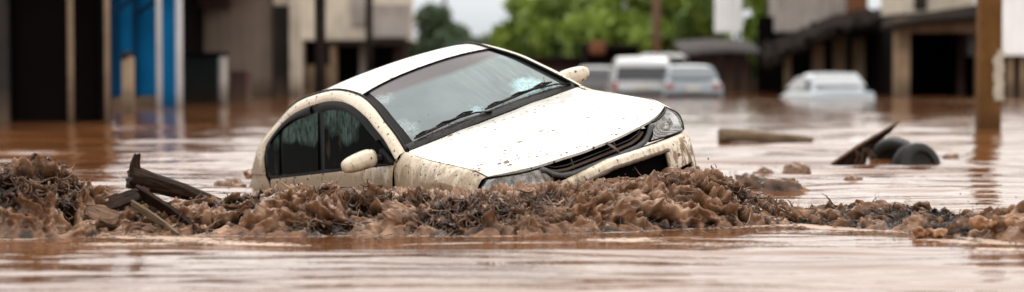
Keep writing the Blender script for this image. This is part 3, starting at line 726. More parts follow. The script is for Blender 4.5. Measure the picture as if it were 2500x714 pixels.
def strands(num, xfun, vr, lmin, lmax, r0, r1, dirz=-1.0):
    V = []; Fc = []; T = []; n0 = 0; K = 9; S = 4
    ang = np.arange(S) * 2 * math.pi / S
    for _ in range(num):
        p, n = mudpt(*(spot(*vr) if xfun is None else (xfun(), random.uniform(*vr)))); L = random.uniform(lmin, lmax) / K; r = random.uniform(r0, r1)
        dv = np.array([random.gauss(0, .55), -.45 + random.gauss(0, .3), dirz * random.uniform(.2, 1.2) + random.gauss(0, .15)]); P_ = [p + n * .008]
        cv = RNG.normal(size=3) * .45
        for k in range(K - 1):
            dv = dv + cv * .5 + RNG.normal(size=3) * .22; dv /= np.linalg.norm(dv); P_.append(P_[-1] + dv * L)
        P_ = np.array(P_); P_[:, 2] = np.maximum(P_[:, 2], -.02); Tn = np.gradient(P_, axis=0); Tn /= np.linalg.norm(Tn, axis=1)[:, None] + 1e-9
        a = np.cross(Tn, (0.3, .1, 1)); a /= np.linalg.norm(a, axis=1)[:, None] + 1e-9; b = np.cross(a, Tn)
        rr = r * np.linspace(1, .25, K)
        G = P_[:, None] + rr[:, None, None] * (np.cos(ang)[None, :, None] * a[:, None] + np.sin(ang)[None, :, None] * b[:, None])
        V.append(G.reshape(-1, 3)); i, j = np.meshgrid(np.arange(K - 1), np.arange(S), indexing='ij'); j2 = (j + 1) % S
        Fc.append(np.stack([i * S + j, i * S + j2, (i + 1) * S + j2, (i + 1) * S + j], 2).reshape(-1, 4) + n0); n0 += K * S
        T.append(np.full(K * S, random.random() ** 1.6 * .9))
    return np.concatenate(V), np.concatenate(Fc), np.concatenate(T)
V1, F1, T1 = strands(1700, None, (.04, .38), .05, .20, .0012, .0045)
V2, F2, T2 = strands(200, ux, (.25, .5), .03, .11, .0015, .004, .7)
tag(mesh('root_tangle', np.concatenate([V1, V2]), np.concatenate([F1, F2 + len(V1)]), M['flap'], attrs={'tone': np.concatenate([T1, T2])}),
    'dark matted roots and stems hanging down the face of the mud', 'roots', kind='stuff')

V1, F1, T1 = strands(900, None, (.06, .40), .05, .14, .003, .010); V2, F2, T2 = strands(110, ux, (.28, .46), .02, .07, .003, .008, .9)
tag(mesh('mud_tendrils', np.concatenate([V1, V2]), np.concatenate([F1, F2 + len(V1)]), M['mud'], attrs={'tone': np.concatenate([T1, T2]) * .8 + .15}),
    'drooping tongues and drips of mud along the surge', 'mud', kind='stuff')

mb = MB()
for k in range(130):
    x = random.choice([random.gauss(-2.85, .22), random.gauss(-1.25, .2), random.uniform(-1.5, 1.4), random.gauss(2.8, .2)]); p, n = mudpt(x, random.uniform(.2, .42)); p = p + np.array([random.gauss(0, .02), -random.random() * .08, random.random() ** 2 * .13 + .01]); r_ = random.uniform(.0018, .005)
    mb.tube([p + np.array([0, 0, -r_ * 1.6]), p + np.array([0, 0, -r_ * .7]), p + np.array([0, 0, r_ * .7]), p + np.array([0, 0, r_ * 1.3])], [r_ * .3, r_, r_, r_ * .3], 6)
tag(mb.build('mud_droplets', M['mud'], None, True), 'drops of brown water thrown up over the mud crest', 'droplets', kind='stuff')
mb = MB()
for k in range(220):
    x = random.uniform(-3.4, 3.2); y = float(Yb(x)) - abs(random.gauss(0, .28)) - .02 if random.random() < .7 else random.uniform(13.5, 19)
    a = random.uniform(0, 3.14); L = random.uniform(.012, .05); dx, dy = math.cos(a) * L, math.sin(a) * L
    mb.tube([(x - dx, y - dy, .006), (x, y, .014), (x + dx, y + dy, .007)], [.002, random.uniform(.003, .008), .002], 5, sq=.5)
tag(mb.build('floating_litter', M['flap']), 'small leaves and twigs floating on the brown water', 'debris', kind='stuff')

# ------------------------------------------------------------------ timber and clods carried by the surge
def wood_mat(name, a, b, rough=.55, spec=.1):
    t = NT(name); v = t.co(scale=(.6, 7, 7)); n = t.noise(v, 9, 6, .7, .5); n2 = t.noise(t.co(), 30, 3)
    c = t.mix(t.rng(n, .35, .65), a, b)
    return t.p(color=c, rough=rough, normal=t.bump(n, 1., .012), ior=1.4, spec=spec)
M['darkwood'] = wood_mat('wet_dark_wood', (.004, .0025, .0015), (.042, .020, .012), .5)
M['brownwood'] = wood_mat('wet_brown_wood', (.06, .032, .02), (.20, .12, .08), .4)
M['greywood'] = wood_mat('weathered_wood', (.06, .04, .024), (.24, .175, .115), .6)
def log_mesh(L, r0, r1, seed, flat=1., bend=.03, nseg=60, nr=26):
    """along local X from 0 to L, ragged ends, bark ridges"""
    t = np.linspace(0, 1, nseg); a = np.linspace(0, 2 * math.pi, nr, endpoint=False); G = np.zeros((nseg, nr, 3))
    for i, q in enumerate(t):
        r = r0 + (r1 - r0) * q
        c = np.array([L * q, bend * math.sin(q * 3) , bend * math.sin(q * 2.2 + 1)])
        P_ = np.stack([np.full(nr, q * 1.2 + seed), np.cos(a) * 1.6, np.sin(a) * 1.6], 1)
        rr = r * (1 + .22 * pn(P_ * np.array([2, 3, 3])) + .10 * (1 - 2 * np.abs(pn(P_ * np.array([1.5, 7, 7])))))
        G[i] = c + np.stack([np.zeros(nr), np.cos(a) * rr, np.sin(a) * rr * flat], 1)
        if i < 3 or i > nseg - 4: G[i, :, 0] += (.12 if i < 3 else -.1) * r0 * 6 * np.abs(pn(P_ * np.array([0, 5, 5]) + 7)) * (-1 if i < 3 else 1) * .8
    V = np.concatenate([G.reshape(-1, 3), G[0].mean(0)[None] + [.02, 0, 0], G[-1].mean(0)[None] - [.02, 0, 0]]); n = nseg * nr
    Fc = [(i * nr + k, i * nr + (k + 1) % nr, (i + 1) * nr + (k + 1) % nr, (i + 1) * nr + k) for i in range(nseg - 1) for k in range(nr)]
    Fc += [(n, (k + 1) % nr, k) for k in range(nr)] + [(n + 1, n - nr + k, n - nr + (k + 1) % nr) for k in range(nr)]
    return V, Fc
def aim(o, A, B_, roll=0.):
    """put local X of o along A->B"""
    A = Vector(A); B_ = Vector(B_); x = (B_ - A).normalized(); z = Vector((0, 0, 1)); y = z.cross(x).normalized(); z = x.cross(y)
    m = Matrix([[x[i], y[i], z[i]] for i in range(3)]) @ Matrix.Rotation(roll, 3, 'X'); o.matrix_world = Matrix.Translation(A) @ m.to_4x4()
A = W(318, 438, 11.75); B_ = W(540, 497, 11.95)
st = empty('driftwood_log'); tag(st, 'dark splintered tree stump lying on the mud left of the car', 'log')
V, Fc = log_mesh(float(np.linalg.norm(B_ - A)), .078, .030, 3, .8, .012); lo = mesh('trunk', V, Fc, M['darkwood'], st)
V, Fc = log_mesh(.13, .042, .022, 8, .8, .01, 20, 16); kn = mesh('broken_knot', V, Fc, M['darkwood'], st)
aim(st, A, B_); kn.matrix_parent_inverse = Matrix(); kn.location = (.035, 0, .03); kn.rotation_euler = (0, rad(-108), rad(20))
def board(label, A, B_, w, th, roll, mat, seed):
    L = float(np.linalg.norm(np.array(B_) - np.array(A))); n = 24; m = 7; t = np.linspace(0, 1, n); s_ = np.linspace(-.5, .5, m); V = []
    for sd in (1, -1):
        for i in range(n):
            for j in range(m):
                rag = (.10 * L * pn(np.array([s_[j] * 9 + seed, seed, 0.]))) * (1 if i in (0, n - 1) else .0)
                V.append((t[i] * L + rag, s_[j] * w * (1 + .25 * pn(np.array([t[i] * 4 + seed, 1, 2.]))), sd * th / 2 + .05 * L * math.sin(t[i] * 3) * .5 + .004 * pn(np.array([t[i] * 9, s_[j] * 9, seed]))))
    Fc = []
    for i in range(n - 1):
        for j in range(m - 1):
            a = i * m + j; Fc.append((a, a + 1, a + m + 1, a + m)); b = n * m + a; Fc.append((b, b + m, b + m + 1, b + 1))
    rim = [i * m for i in range(n)] + [(n - 1) * m + j for j in range(1, m)] + [i * m + m - 1 for i in range(n - 2, -1, -1)] + [j for j in range(m - 2, 0, -1)]
    for k in range(len(rim)): a, b = rim[k], rim[(k + 1) % len(rim)]; Fc.append((a, b, b + n * m, a + n * m))
    o = fix_normals(mesh('broken_board', V, Fc, mat, None, False)); aim(o, A, B_, roll); tag(o, label, 'board', 'broken boards in the mud left of the car'); return o
board('dark board rising to a peak beside the stump', W(222, 515, 11.45), W(362, 470, 11.6), .10, .018, rad(35), M['darkwood'], 1)
board('long dark board sloping down right below the stump', W(340, 470, 11.55), W(478, 566, 11.3), .11, .02, rad(-50), M['darkwood'], 2.3)
board('pale edged narrow board at the foot of the pile', W(322, 498, 11.3), W(436, 577, 11.2), .05, .014, rad(-60), M['greywood'], 4.1)
board('short brown board half buried in mud near the left pile', W(206, 512, 11.3), W(288, 540, 11.25), .10, .03, rad(40), M['brownwood'], 6.7)
board('broad black board under the sloping boards', W(300, 530, 11.6), W(470, 545, 11.7), .22, .02, rad(60), M['darkwood'], 8.2)

def clod(label, px0, px1, ytop, ywat, seed, mat='mud', name='mud_clod', cat='clod', group=None, asp=.8, rag=0.):
    d = float(dist(ywat)); sc = F / d; w = (px1 - px0) / sc; h = (ywat - ytop) / sc; c = W((px0 + px1) / 2, ywat, d)
    nu, nv = 28, 15; th = np.linspace(0, math.pi, nv); ph = np.linspace(0, 2 * math.pi, nu)
    S = np.stack([np.sin(th)[:, None] * np.cos(ph)[None, :], np.sin(th)[:, None] * np.sin(ph)[None, :], np.repeat(np.cos(th)[:, None], nu, 1)], 2)
    rr = 1 + .35 * fbm(S * 1.6 + seed, 3) + .14 * (ridged(S * 4 + seed, 2) - .6)
    rr = rr + rag * .22 * fbm(S * 5 + seed, 3)
    G = S * rr[..., None] * np.array([w / 2, w / 2 * asp, h]); G[:, -1] = G[:, 0]
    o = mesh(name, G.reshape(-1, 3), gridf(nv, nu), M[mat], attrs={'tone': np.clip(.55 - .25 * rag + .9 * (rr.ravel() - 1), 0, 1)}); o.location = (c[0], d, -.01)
    tag(o, label, cat, group); return o
g_ = 'clods of mud adrift beyond the surge'
clod('round clod of tan mud floating behind the bumper at right', 1912, 1976, 396, 420, 1, group=g_)
clod('low grey clod floating just left of the round tan one', 1842, 1892, 408, 428, 4, group=g_)
clod('small flat clod floating below the leaning board', 2056, 2106, 428, 443, 7, group=g_)
clod('small brown lump right of the tyres', 2302, 2342, 374, 389, 9, group=g_)
clod('dark ragged mound of mud just behind the front bumper', 1784, 1880, 424, 462, 12, group=g_, asp=.6, rag=1.)
clod('lower dark mound trailing right of the ragged one', 1850, 1965, 438, 468, 13, group=g_, asp=.5, rag=1.)
clod('thin dark scum patch near the right edge', 2384, 2446, 426, 433, 15, group=g_)
clod('foamy lump of silt behind the sunken tail', 524, 600, 436, 452, 18, group=g_)
clod('small round tan lump against the car door', 886, 913, 430, 455, 21, group=g_)

# orange-brown tongues thrown up by the current
def splash_mat():
    t = NT('splash'); v = t.co(); n = t.noise(v, 16, 4)
    return t.p(color=t.mix(t.rng(n, .35, .65), (.15, .06, .02), (.36, .19, .10)), rough=.2, ior=1.36, normal=t.bump(n, .5, .01), sss=.0)
M['splash'] = splash_mat()
def splash(label, px, py, d, h, w, seed, n=5):
    rs = random.Random(seed); c = W(px, py, d); mb = MB()
    for k in range(n):
        x0 = rs.uniform(-.5, .5) * w; ang = rs.uniform(-.5, .5); hh = h * rs.uniform(.5, 1.); P_ = []; R_ = []
        for q in np.linspace(0, 1, 9):
            P_.append((x0 + math.sin(ang) * hh * q + .02 * math.sin(q * 5 + seed + k), rs.uniform(-.004, .004) - .03 * q * q, hh * q - .05 * q ** 3 * h)); R_.append(w * (.17 * (1 - q) ** .8 + .035 + .04 * math.sin(q * 9 + k) ** 2))
        mb.tube(P_, R_, 9, sq=.55)
    o = mb.build('mud_splash', M['splash'], None, True); o.location = c; m = o.modifiers.new('fuse', 'REMESH'); m.mode = 'VOXEL'; m.voxel_size = .0055; m.use_smooth_shade = True
    tag(o, label, 'splash', 'tongues of orange brown water thrown up'); return o
splash('tall curling orange splash in front of the rear door', 722, 490, 11.9, .12, .10, 3)
splash('orange splash leaping at the tail of the car', 606, 436, 15.9, .09, .09, 5, 4)
splash('thin orange splash before the near headlamp', 1217, 478, 12.1, .085, .035, 8, 3)
splash('broad orange curl of water at the far right', 2425, 552, 10.9, .055, .20, 11, 7)
splash('low orange lip of water left of the far right curl', 2275, 575, 10.9, .05, .16, 14, 6)

# ------------------------------------------------------------------ things in the water on the right
dl = float(dist(350)); A = W(1757, 333, dl); B_ = W(1985, 343, dl + .15)
V, Fc = log_mesh(float(np.linalg.norm(B_ - A)), .082, .042, 21, .95, .01); o = mesh('floating_log', V, Fc, M['greywood']); aim(o, A, B_); tag(o, 'pale weathered log floating on open water right of the car', 'log')
dt = float(dist(400))
def tyre(label, px, d, R_, wd, rot, zc):
    t = empty('tyre'); c = W(px, 390, d); t.location = (c[0], d, zc); t.rotation_euler = rot
    tag(t, label, 'tyre', 'two half sunken tyres'); mb = MB(); n = 64; prof = [(-.5, .62), (-.52, .75), (-.50, .90), (-.40, .97), (-.2, 1.), (0, 1.005), (.2, 1.), (.40, .97), (.50, .90), (.52, .75), (.5, .62), (.42, .60), (0, .66), (-.42, .60)]
    G = np.zeros((n + 1, len(prof) + 1, 3))
    for i in range(n + 1):
        a = 2 * math.pi * i / n
        for j, (x, r_) in enumerate(prof + prof[:1]):
            rr = R_ * (r_ - (.045 if (i % 2 and 3 <= j <= 7) else 0)); G[i, j] = (x * wd, rr * math.cos(a), rr * math.sin(a))
    mb.grid(G); mb.build('tread', M['rubber'], t, True)
    rm = MB(); pr = [(-.35, .60), (-.30, .5), (-.2, .2), (-.2, .03)]; G = np.zeros((n + 1, 4, 3))
    for i in range(n + 1):
        a = 2 * math.pi * i / n
        for j, (x, r_) in enumerate(pr): G[i, j] = (x * wd, R_ * r_ * math.cos(a), R_ * r_ * math.sin(a))
    rm.grid(G); rm.build('rim', M['rubber'], t, True)
tyre('nearer half sunken tyre at the right of the pair', 2238, dt, .24, .19, (0, rad(14), rad(118)), -.045)
tyre('further half sunken tyre against the leaning board', 2182, dt + .35, .25, .19, (0, rad(-10), rad(68)), -.01)
M['charwood'] = wood_mat('char_dark_wood', (.003, .002, .0015), (.030, .016, .010), .6, .05)
pts = [W(2028, 404, dt - .15), W(2100, 352, dt - .05), W(2196, 298, dt + .1), W(2176, 322, dt + .12), W(2140, 352, dt + .1), W(2118, 385, dt + .05), W(2112, 408, dt)]
n7 = len(pts); th_ = np.array([.006, .022, .012]); mb = MB()
mb.add(np.concatenate([np.array(pts), np.array(pts) + th_]), [list(range(n7)), list(range(2 * n7 - 1, n7 - 1, -1))] + [(i, (i + 1) % n7, n7 + (i + 1) % n7, n7 + i) for i in range(n7)])
o = fix_normals(mb.build('leaning_board', M['charwood'])); tag(o, 'pointed black sheet of wood leaning up out of the water beside the tyres', 'board')
mb = MB(); mb.tube([W(2030, 400, dt - .18), W(2100, 353, dt - .07), W(2194, 299, dt + .08)], [.012, .016, .008], 5)
edge = mb.build('rim_strip', M['brownwood'], o)
mb = MB(); 
for k in range(5): x = W(2085 + 12 * k, 398, dt - .2); mb.tube([x + [0, 0, -.02], x + np.array([random.uniform(-.04, .04), 0, .06]), x + np.array([random.uniform(-.06, .06), 0, .14])], .003, 4)
tag(mb.build('dry_stems', M['brownwood']), 'few thin stems caught against the leaning board', 'stems', kind='stuff')

# ------------------------------------------------------------------ the street behind
def wall_mat(name, c, dirt=(.10, .07, .05), top=.6, rough=.85, var=.2):
    t = NT(name); g = t.n('NewGeometry').outputs['Position']; sep = t.n('SeparateXYZ', {0: g}); n = t.noise(t.co(), 1.3, 6, .65); n2 = t.noise(t.co(), 9, 4); st = t.noise(t.co(scale=(6, 6, .35)), 1.4, 4)
    cc = t.mix(t.rng(n, .3, .7), tuple(q * (1 - var) for q in c), tuple(min(1, q * (1 + var)) for q in c))
    cc = t.mix(t.rng(st, .5, .75, 0, .45), cc, dirt)
    cc = t.mix(t.rng(t.math('ADD', sep.outputs[2], t.rng(n, .3, .7, -.12, .12)), top, 0, 0, .85), cc, dirt)
    return t.p(color=cc, rough=rough, spec=.03, normal=t.bump(n2, .3, .02))
M['cream'] = wall_mat('cream_render', (.50, .44, .36)); M['greywall'] = wall_mat('grey_render', (.30, .27, .25)); M['brownwall'] = wall_mat('brown_render', (.24, .19, .155), var=.12)
M['white'] = wall_mat('white_render', (.84, .84, .85), var=.06); M['blue'] = wall_mat('blue_paint', (.005, .125, .30), (.006, .06, .13), .35, .45, .12); M['darkblue'] = wall_mat('dark_blue_paint', (.006, .035, .085), (.01, .03, .06), .3)
M['whitepost'] = wall_mat('white_post', (.50, .50, .52), (.30, .26, .22), .3); M['tanpost'] = wall_mat('tan_post', (.20, .145, .10), var=.3)
M['blackwall'] = wall_mat('shade_black', (.004, .003, .003), (.005, .003, .003)); M['darkdoor'] = wall_mat('dark_door', (.03, .026, .025)); M['roofdark'] = plain('dark_roof', (.016, .012, .010), .9, .5, 4, .6); M['roofdark'].node_tree.nodes['Principled BSDF'].inputs['Specular IOR Level'].default_value = .05  # blackwall: the dark of unlit interiors is put into its colour
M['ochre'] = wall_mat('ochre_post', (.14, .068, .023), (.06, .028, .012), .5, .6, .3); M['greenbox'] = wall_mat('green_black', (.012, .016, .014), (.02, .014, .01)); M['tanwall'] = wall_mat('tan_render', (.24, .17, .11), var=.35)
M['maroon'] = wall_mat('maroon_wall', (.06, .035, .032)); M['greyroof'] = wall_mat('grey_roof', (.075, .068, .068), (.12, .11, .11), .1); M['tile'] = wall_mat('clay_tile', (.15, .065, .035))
def pbox(parent, name, px0, px1, yt, yb_, d, depth, mat, bev=.015):
    """upright box whose face at distance d covers px0..px1 and rows yt..yb_ (yb_ None: stands in the water)"""
    a = W(px0, 200, d); b = W(px1, 200, d); zt = W(CX, yt, d)[2]; zb_ = -1.0 if yb_ is None else W(CX, yb_, d)[2]
    mb = MB(); mb.box(((a[0] + b[0]) / 2, d + depth / 2, (zt + zb_) / 2), (b[0] - a[0], depth, zt - zb_), bev=bev)
    o = mb.build(name, M[mat], parent, False)
    fix_normals(o); return o
def pipe(parent, name, px, w, yt, d, mat, round_=True, yb_=None):
    c = W(px, 200, d); r_ = w / F * d / 2; zt = W(CX, yt, d)[2]; mb = MB()
    z0 = -1. if yb_ is None else W(CX, yb_, d)[2]
    mb.tube([(c[0], d, z0), (c[0], d, (z0 + zt) / 2), (c[0], d, zt)], r_, 14 if round_ else 4); return mb.build(name, M[mat], parent, round_)
# open-fronted shed at far left, its dark inside painted black
sh = tag(empty('open_shed', (-7.5, 31.7, 0)), 'open fronted shed with a dark interior at the far left edge', 'shed')
E0 = Matrix.Translation((7.5, -31.7, 0))
def P(o, root):     # keep world placement under a root that stands elsewhere
    o.matrix_parent_inverse = root.matrix_basis.inverted(); return o
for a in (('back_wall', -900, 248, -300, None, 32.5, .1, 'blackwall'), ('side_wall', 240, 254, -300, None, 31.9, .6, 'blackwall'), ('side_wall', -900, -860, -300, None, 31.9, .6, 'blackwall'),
          ('roof', -900, 262, -330, -290, 30.5, 2.2, 'roofdark'), ('shade_sheet', 34, 162, -300, None, 32.2, .08, 'blackwall'), ('shade_sheet', 184, 236, -300, None, 32.2, .08, 'blackwall'), ('jamb', -60, 20, -300, None, 31.9, .2, 'darkdoor')):  # black sheets fill the open front to stand in for its dark interior
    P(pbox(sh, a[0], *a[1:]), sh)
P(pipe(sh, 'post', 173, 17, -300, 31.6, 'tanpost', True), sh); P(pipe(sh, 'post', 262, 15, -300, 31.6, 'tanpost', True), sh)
# blue building
bl = tag(empty('blue_building', (-7.5, 42.5, 0)), 'bright blue painted building with white posts at left', 'building')
P(pbox(bl, 'wall', 268, 384, -150, 236, 43.2, 3., 'blue'), bl); P(pbox(bl, 'plinth', 268, 384, 236, None, 43.1, 3.1, 'tanwall'), bl); P(pbox(bl, 'pier', 396, 428, -150, None, 42.2, .5, 'blue'), bl)
P(pbox(bl, 'pilaster', 268, 286, -150, 238, 43.05, .14, 'darkblue'), bl); P(pbox(bl, 'pilaster', 322, 334, -150, 238, 43.05, .14, 'darkblue'), bl)
P(pipe(bl, 'post', 389, 14, -150, 41.8, 'whitepost'), bl); P(pipe(bl, 'post', 438, 17, -150, 41.8, 'whitepost'), bl)
P(pbox(bl, 'roof', 200, 470, -190, -150, 40.5, 6.5, 'roofdark'), bl)
for (x0, y0, x1, y1) in ((284, 30, 324, -6), (330, 38, 392, -8)):
    mb = MB(); mb.tube([W(x0, y0, 42.6), W(x1, y1, 42.0)], .06, 4); P(mb.build('brace', M['darkblue'], bl), bl)
bp = empty('bollard_post', tuple(W(313, 200, 37)[:2]) + (0,)); tag(bp, 'tan concrete post with a dark rounded cap before the blue wall', 'post')
P(pipe(bp, 'shaft', 313, 30, 140, 37, 'tanwall'), bp); P(clod('x', 298, 325, 122, 262, 2), bp) if False else None
mb = MB(); c = W(311, 200, 37); zt = W(0, 142, 37)[2]; mb.tube([(c[0], 37, zt - .02), (c[0], 37, zt + .05), (c[0], 37, zt + .10), (c[0], 37, zt + .125)], [.115, .11, .07, .02], 14); P(mb.build('cap', M['roofdark'], bp, True), bp)
# long brown building with deep eave
br = tag(empty('brown_building', (-7, 56, 0)), 'brown rendered building under a deep shadowy eave behind the car', 'building')
P(pbox(br, 'wall', 380, 668, -150, None, 56, 4, 'brownwall'), br); P(pbox(br, 'door', 668, 706, 14, None, 55.8, .3, 'darkdoor'), br); P(pbox(br, 'lintel', 668, 706, -150, 14, 55.8, .3, 'cream'), br)
P(pbox(br, 'column', 706, 734, -150, None, 55.6, .4, 'cream'), br); P(pbox(br, 'roof', 372, 560, -130, -70, 49, 11, 'roofdark'), br); P(pbox(br, 'side_wall', 372, 400, -100, None, 49.5, 7, 'blackwall'), br)  # out-of-view roof slab and black side wall added to shade the wall
P(pbox(br, 'eave_shade_slab', 400, 560, -70, 20, 55.0, .8, 'maroon'), br)  # dark slab stands in for the eave's shadow on the upper wall
cb = tag(empty('metal_container', (-7, 47, 0)), 'low dark green container standing against the brown building', 'container')
P(pbox(cb, 'body', 452, 532, 136, None, 47, 1.2, 'greenbox', .03), cb); P(pbox(cb, 'lid', 449, 540, 128, 136, 46.9, 1.4, 'blackwall'), cb)
o = pipe(None, 'fence_post', 544, 22, 140, 44.5, 'greywall'); tag(o, 'short pale post right of the dark green container', 'post')
o = pbox(None, 'storage_crate', 562, 604, 172, None, 48, .8, 'maroon', .03); tag(o, 'dark maroon crate standing against the brown wall', 'crate')
# cream building
cbd = tag(empty('cream_building', (-5, 70, 0)), 'cream two storey building with dark openings behind the car roof', 'building')
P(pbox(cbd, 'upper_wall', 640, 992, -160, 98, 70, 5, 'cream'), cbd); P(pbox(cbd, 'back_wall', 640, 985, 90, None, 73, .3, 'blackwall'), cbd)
for x0, x1, mt in ((640, 742, 'brownwall'), (806, 822, 'tanwall'), (878, 902, 'greywall'), (962, 990, 'maroon')): P(pbox(cbd, 'column', x0, x1, 98, None, 70.1, .5, mt), cbd)
P(pbox(cbd, 'window', 858, 892, -20, 62, 69.9, .15, 'greywall'), cbd); P(pbox(cbd, 'awning', 800, 1000, 98, 112, 67.8, 2.2, 'roofdark'), cbd)
P(pbox(cbd, 'balcony', 905, 1000, 10, 92, 68.6, 1.4, 'greywall'), cbd); P(pbox(cbd, 'lower_wall', 742, 806, 160, None, 70.6, .3, 'tanwall'), cbd)
o = pipe(None, 'utility_pole', 782, 27, -200, 44, 'roofdark'); tag(o, 'thick dark brown pole rising behind the sloping car roof', 'pole', 'poles along the flooded street')
o = pipe(None, 'utility_pole', 902, 18, -200, 62, 'roofdark'); tag(o, 'thinner grey pole before the cream building', 'pole', 'poles along the flooded street')
o = pipe(None, 'utility_pole', 1602, 20, -200, 80, 'brownwood'); tag(o, 'brown pole standing in front of the green trees', 'pole', 'poles along the flooded street')
o = pipe(None, 'utility_pole', 1086, 9, -200, 160, 'greyroof'); tag(o, 'faint distant mast against the pale sky', 'pole', 'poles along the flooded street')

# trees
def leaf_mat(name, a, b):
    t = NT(name); at = t.n('Attribute', attribute_name='tone').outputs['Fac']; t.p(color=t.mix(at, a, b), rough=.55)
    tl = t.n('BsdfTranslucent', {0: t.mix(at, a, b)}); mx = t.n('MixShader', {0: .3, 1: t.b.outputs[0], 2: tl}); t.t.links.new(mx.outputs[0], t.o.inputs[0]); return t.m
M['leafA'] = leaf_mat('leaf_green', (.030, .065, .008), (.26, .36, .045)); M['leafB'] = leaf_mat('leaf_grey', (.035, .06, .03), (.10, .14, .07)); M['bark'] = plain('bark', (.07, .05, .04), .9, .4, 8, .8)
def tree(label, px, py, d, wpx, hpx, mat, seed, n=1500, leaf=.22):
    rs = np.random.default_rng(seed); c = W(px, py, d); sc = F / d; rx = wpx / sc / 2; rz = hpx / sc / 2
    t = empty('tree', (c[0], d, 0)); tag(t, label, 'tree', 'trees at the end of the street')
    mb = MB(); zc = c[2]; mb.tube([(0, 0, -1), (.1, 0, zc * .3), (-.05, .1, zc * .8)], [.22, .17, .10], 8)
    cl_ = []
    for k in range(26):
        v = rs.normal(size=3); v /= np.linalg.norm(v); v *= rs.uniform(.35, .95); q = np.array([v[0] * rx, v[1] * rx * .8, zc + v[2] * rz]); cl_.append(q)
        mb.tube([(0, 0, max(zc * .45, .3)), (q[0] * .5, q[1] * .5, zc * .5 + q[2] * .35), tuple(q)], [.09, .06, .02], 5)
    mb.build('trunk', M['bark'], t, True)
    ci = rs.integers(0, 26, n); r_ = rs.normal(size=(n, 3)); r_ /= np.linalg.norm(r_, axis=1)[:, None]; r_ *= (rs.random(n) ** .4)[:, None]
    C = np.array(cl_)[ci] + r_ * np.array([rx * .33, rx * .33, rz * .30])
    a = rs.normal(size=(n, 3)); a /= np.linalg.norm(a, axis=1)[:, None]; b = np.cross(a, rs.normal(size=(n, 3))); b /= np.linalg.norm(b, axis=1)[:, None]
    s = leaf * rs.uniform(.6, 1.4, n)[:, None]; Vv = np.stack([C - a * s, C - b * s * .55, C + a * s, C + b * s * .55], 1).reshape(-1, 3)
    tone = np.repeat(np.clip(rs.random(26)[ci] * .75 + rs.random(n) * .25, 0, 1), 4)
    mesh('crown', Vv, np.arange(4 * n).reshape(n, 4), M[mat], t, False, {'tone': tone})
for i, a in enumerate((('dark grey green tree in the gap right of the cream building', 1060, 140, 105, 260, 230, 'leafB'), ('low grey green tree at the foot of the sky gap', 1145, 140, 115, 190, 160, 'leafB'),
          ('green tree bordering the sky gap on its right', 1290, 105, 100, 220, 220, 'leafA'), ('broad bright green tree right of the car roof peak', 1395, 75, 96, 280, 300, 'leafA'),
          ('bright green tree left of the brown pole', 1515, 75, 92, 260, 290, 'leafA'), ('green tree just right of the brown pole', 1640, 50, 90, 260, 250, 'leafA'),
          ('green tree above the grey awning', 1730, 25, 82, 180, 200, 'leafA'), ('dark green bush between white panel and thatched house', 1868, 60, 66, 90, 230, 'leafA'))):
    tree(*a, seed=i + 3, n=9000)
# low houses under the trees
for (lb, px0, px1, yt, d, mt, rf) in (('low dark maroon house under the trees', 1250, 1440, 148, 88, 'maroon', 138), ('dim brown shed left of the vans', 1430, 1560, 118, 84, 'blackwall', 108), ('dark store behind the white van', 1660, 1870, 128, 68, 'maroon', 122), ('grey low wall at the foot of the sky gap', 1000, 1260, 168, 92, 'greywall', 162)):
    h_ = empty('low_house', (0, d, 0)); tag(h_, lb, 'house', 'low houses at the end of the street'); h_.location = (W((px0 + px1) / 2, 200, d)[0], d, 0)
    P(pbox(h_, 'wall', px0, px1, yt, None, d, 4, mt), h_); P(pbox(h_, 'roof', px0 - 8, px1 + 8, rf, yt, d - .5, 5, 'roofdark'), h_); P(pbox(h_, 'doorway', px0 + 30, px0 + 60, yt + 25, None, d - .05, .1, 'blackwall'), h_)
o = pbox(None, 'water_tank', 1440, 1478, 100, 134, 82, .8, 'tile', .1); tag(o, 'small orange clay coloured tank under the green trees', 'tank')
# grey awning and white panel
aw = tag(empty('awning', (W(1750, 200, 62)[0], 62, 0)), 'pale grey corrugated awning right of the vans', 'awning')
mb = MB(); pts = []
for k in range(61):
    t_ = k / 60; x = W(1655 + 188 * t_, 200, 62)[0]; pts.append([(x, 60.5, W(0, 130 - 9 * math.sin(t_ * 2.6), 60.5)[2] + .02 * math.sin(k * 1.6)), (x, 64, W(0, 102 - 7 * math.sin(t_ * 2.6), 64)[2] + .02 * math.sin(k * 1.6))])
mb.grid(np.array(pts)); o = mb.build('sheet', M['greyroof'], aw, True); sm = o.modifiers.new('t', 'SOLIDIFY'); sm.thickness = .1; P(o, aw)
for px in (1690, 1835): P(pipe(aw, 'post', px, 8, 125, 61, 'roofdark'), aw)
wp_ = tag(empty('billboard', (W(1777, 200, 66)[0], 66, 0)), 'blank white panel standing above the grey awning', 'billboard')
P(pbox(wp_, 'panel', 1745, 1812, -60, 80, 66, .15, 'white'), wp_); P(pipe(wp_, 'post', 1760, 7, 80, 66.2, 'roofdark'), wp_); P(pipe(wp_, 'post', 1800, 7, 80, 66.2, 'roofdark'), wp_)
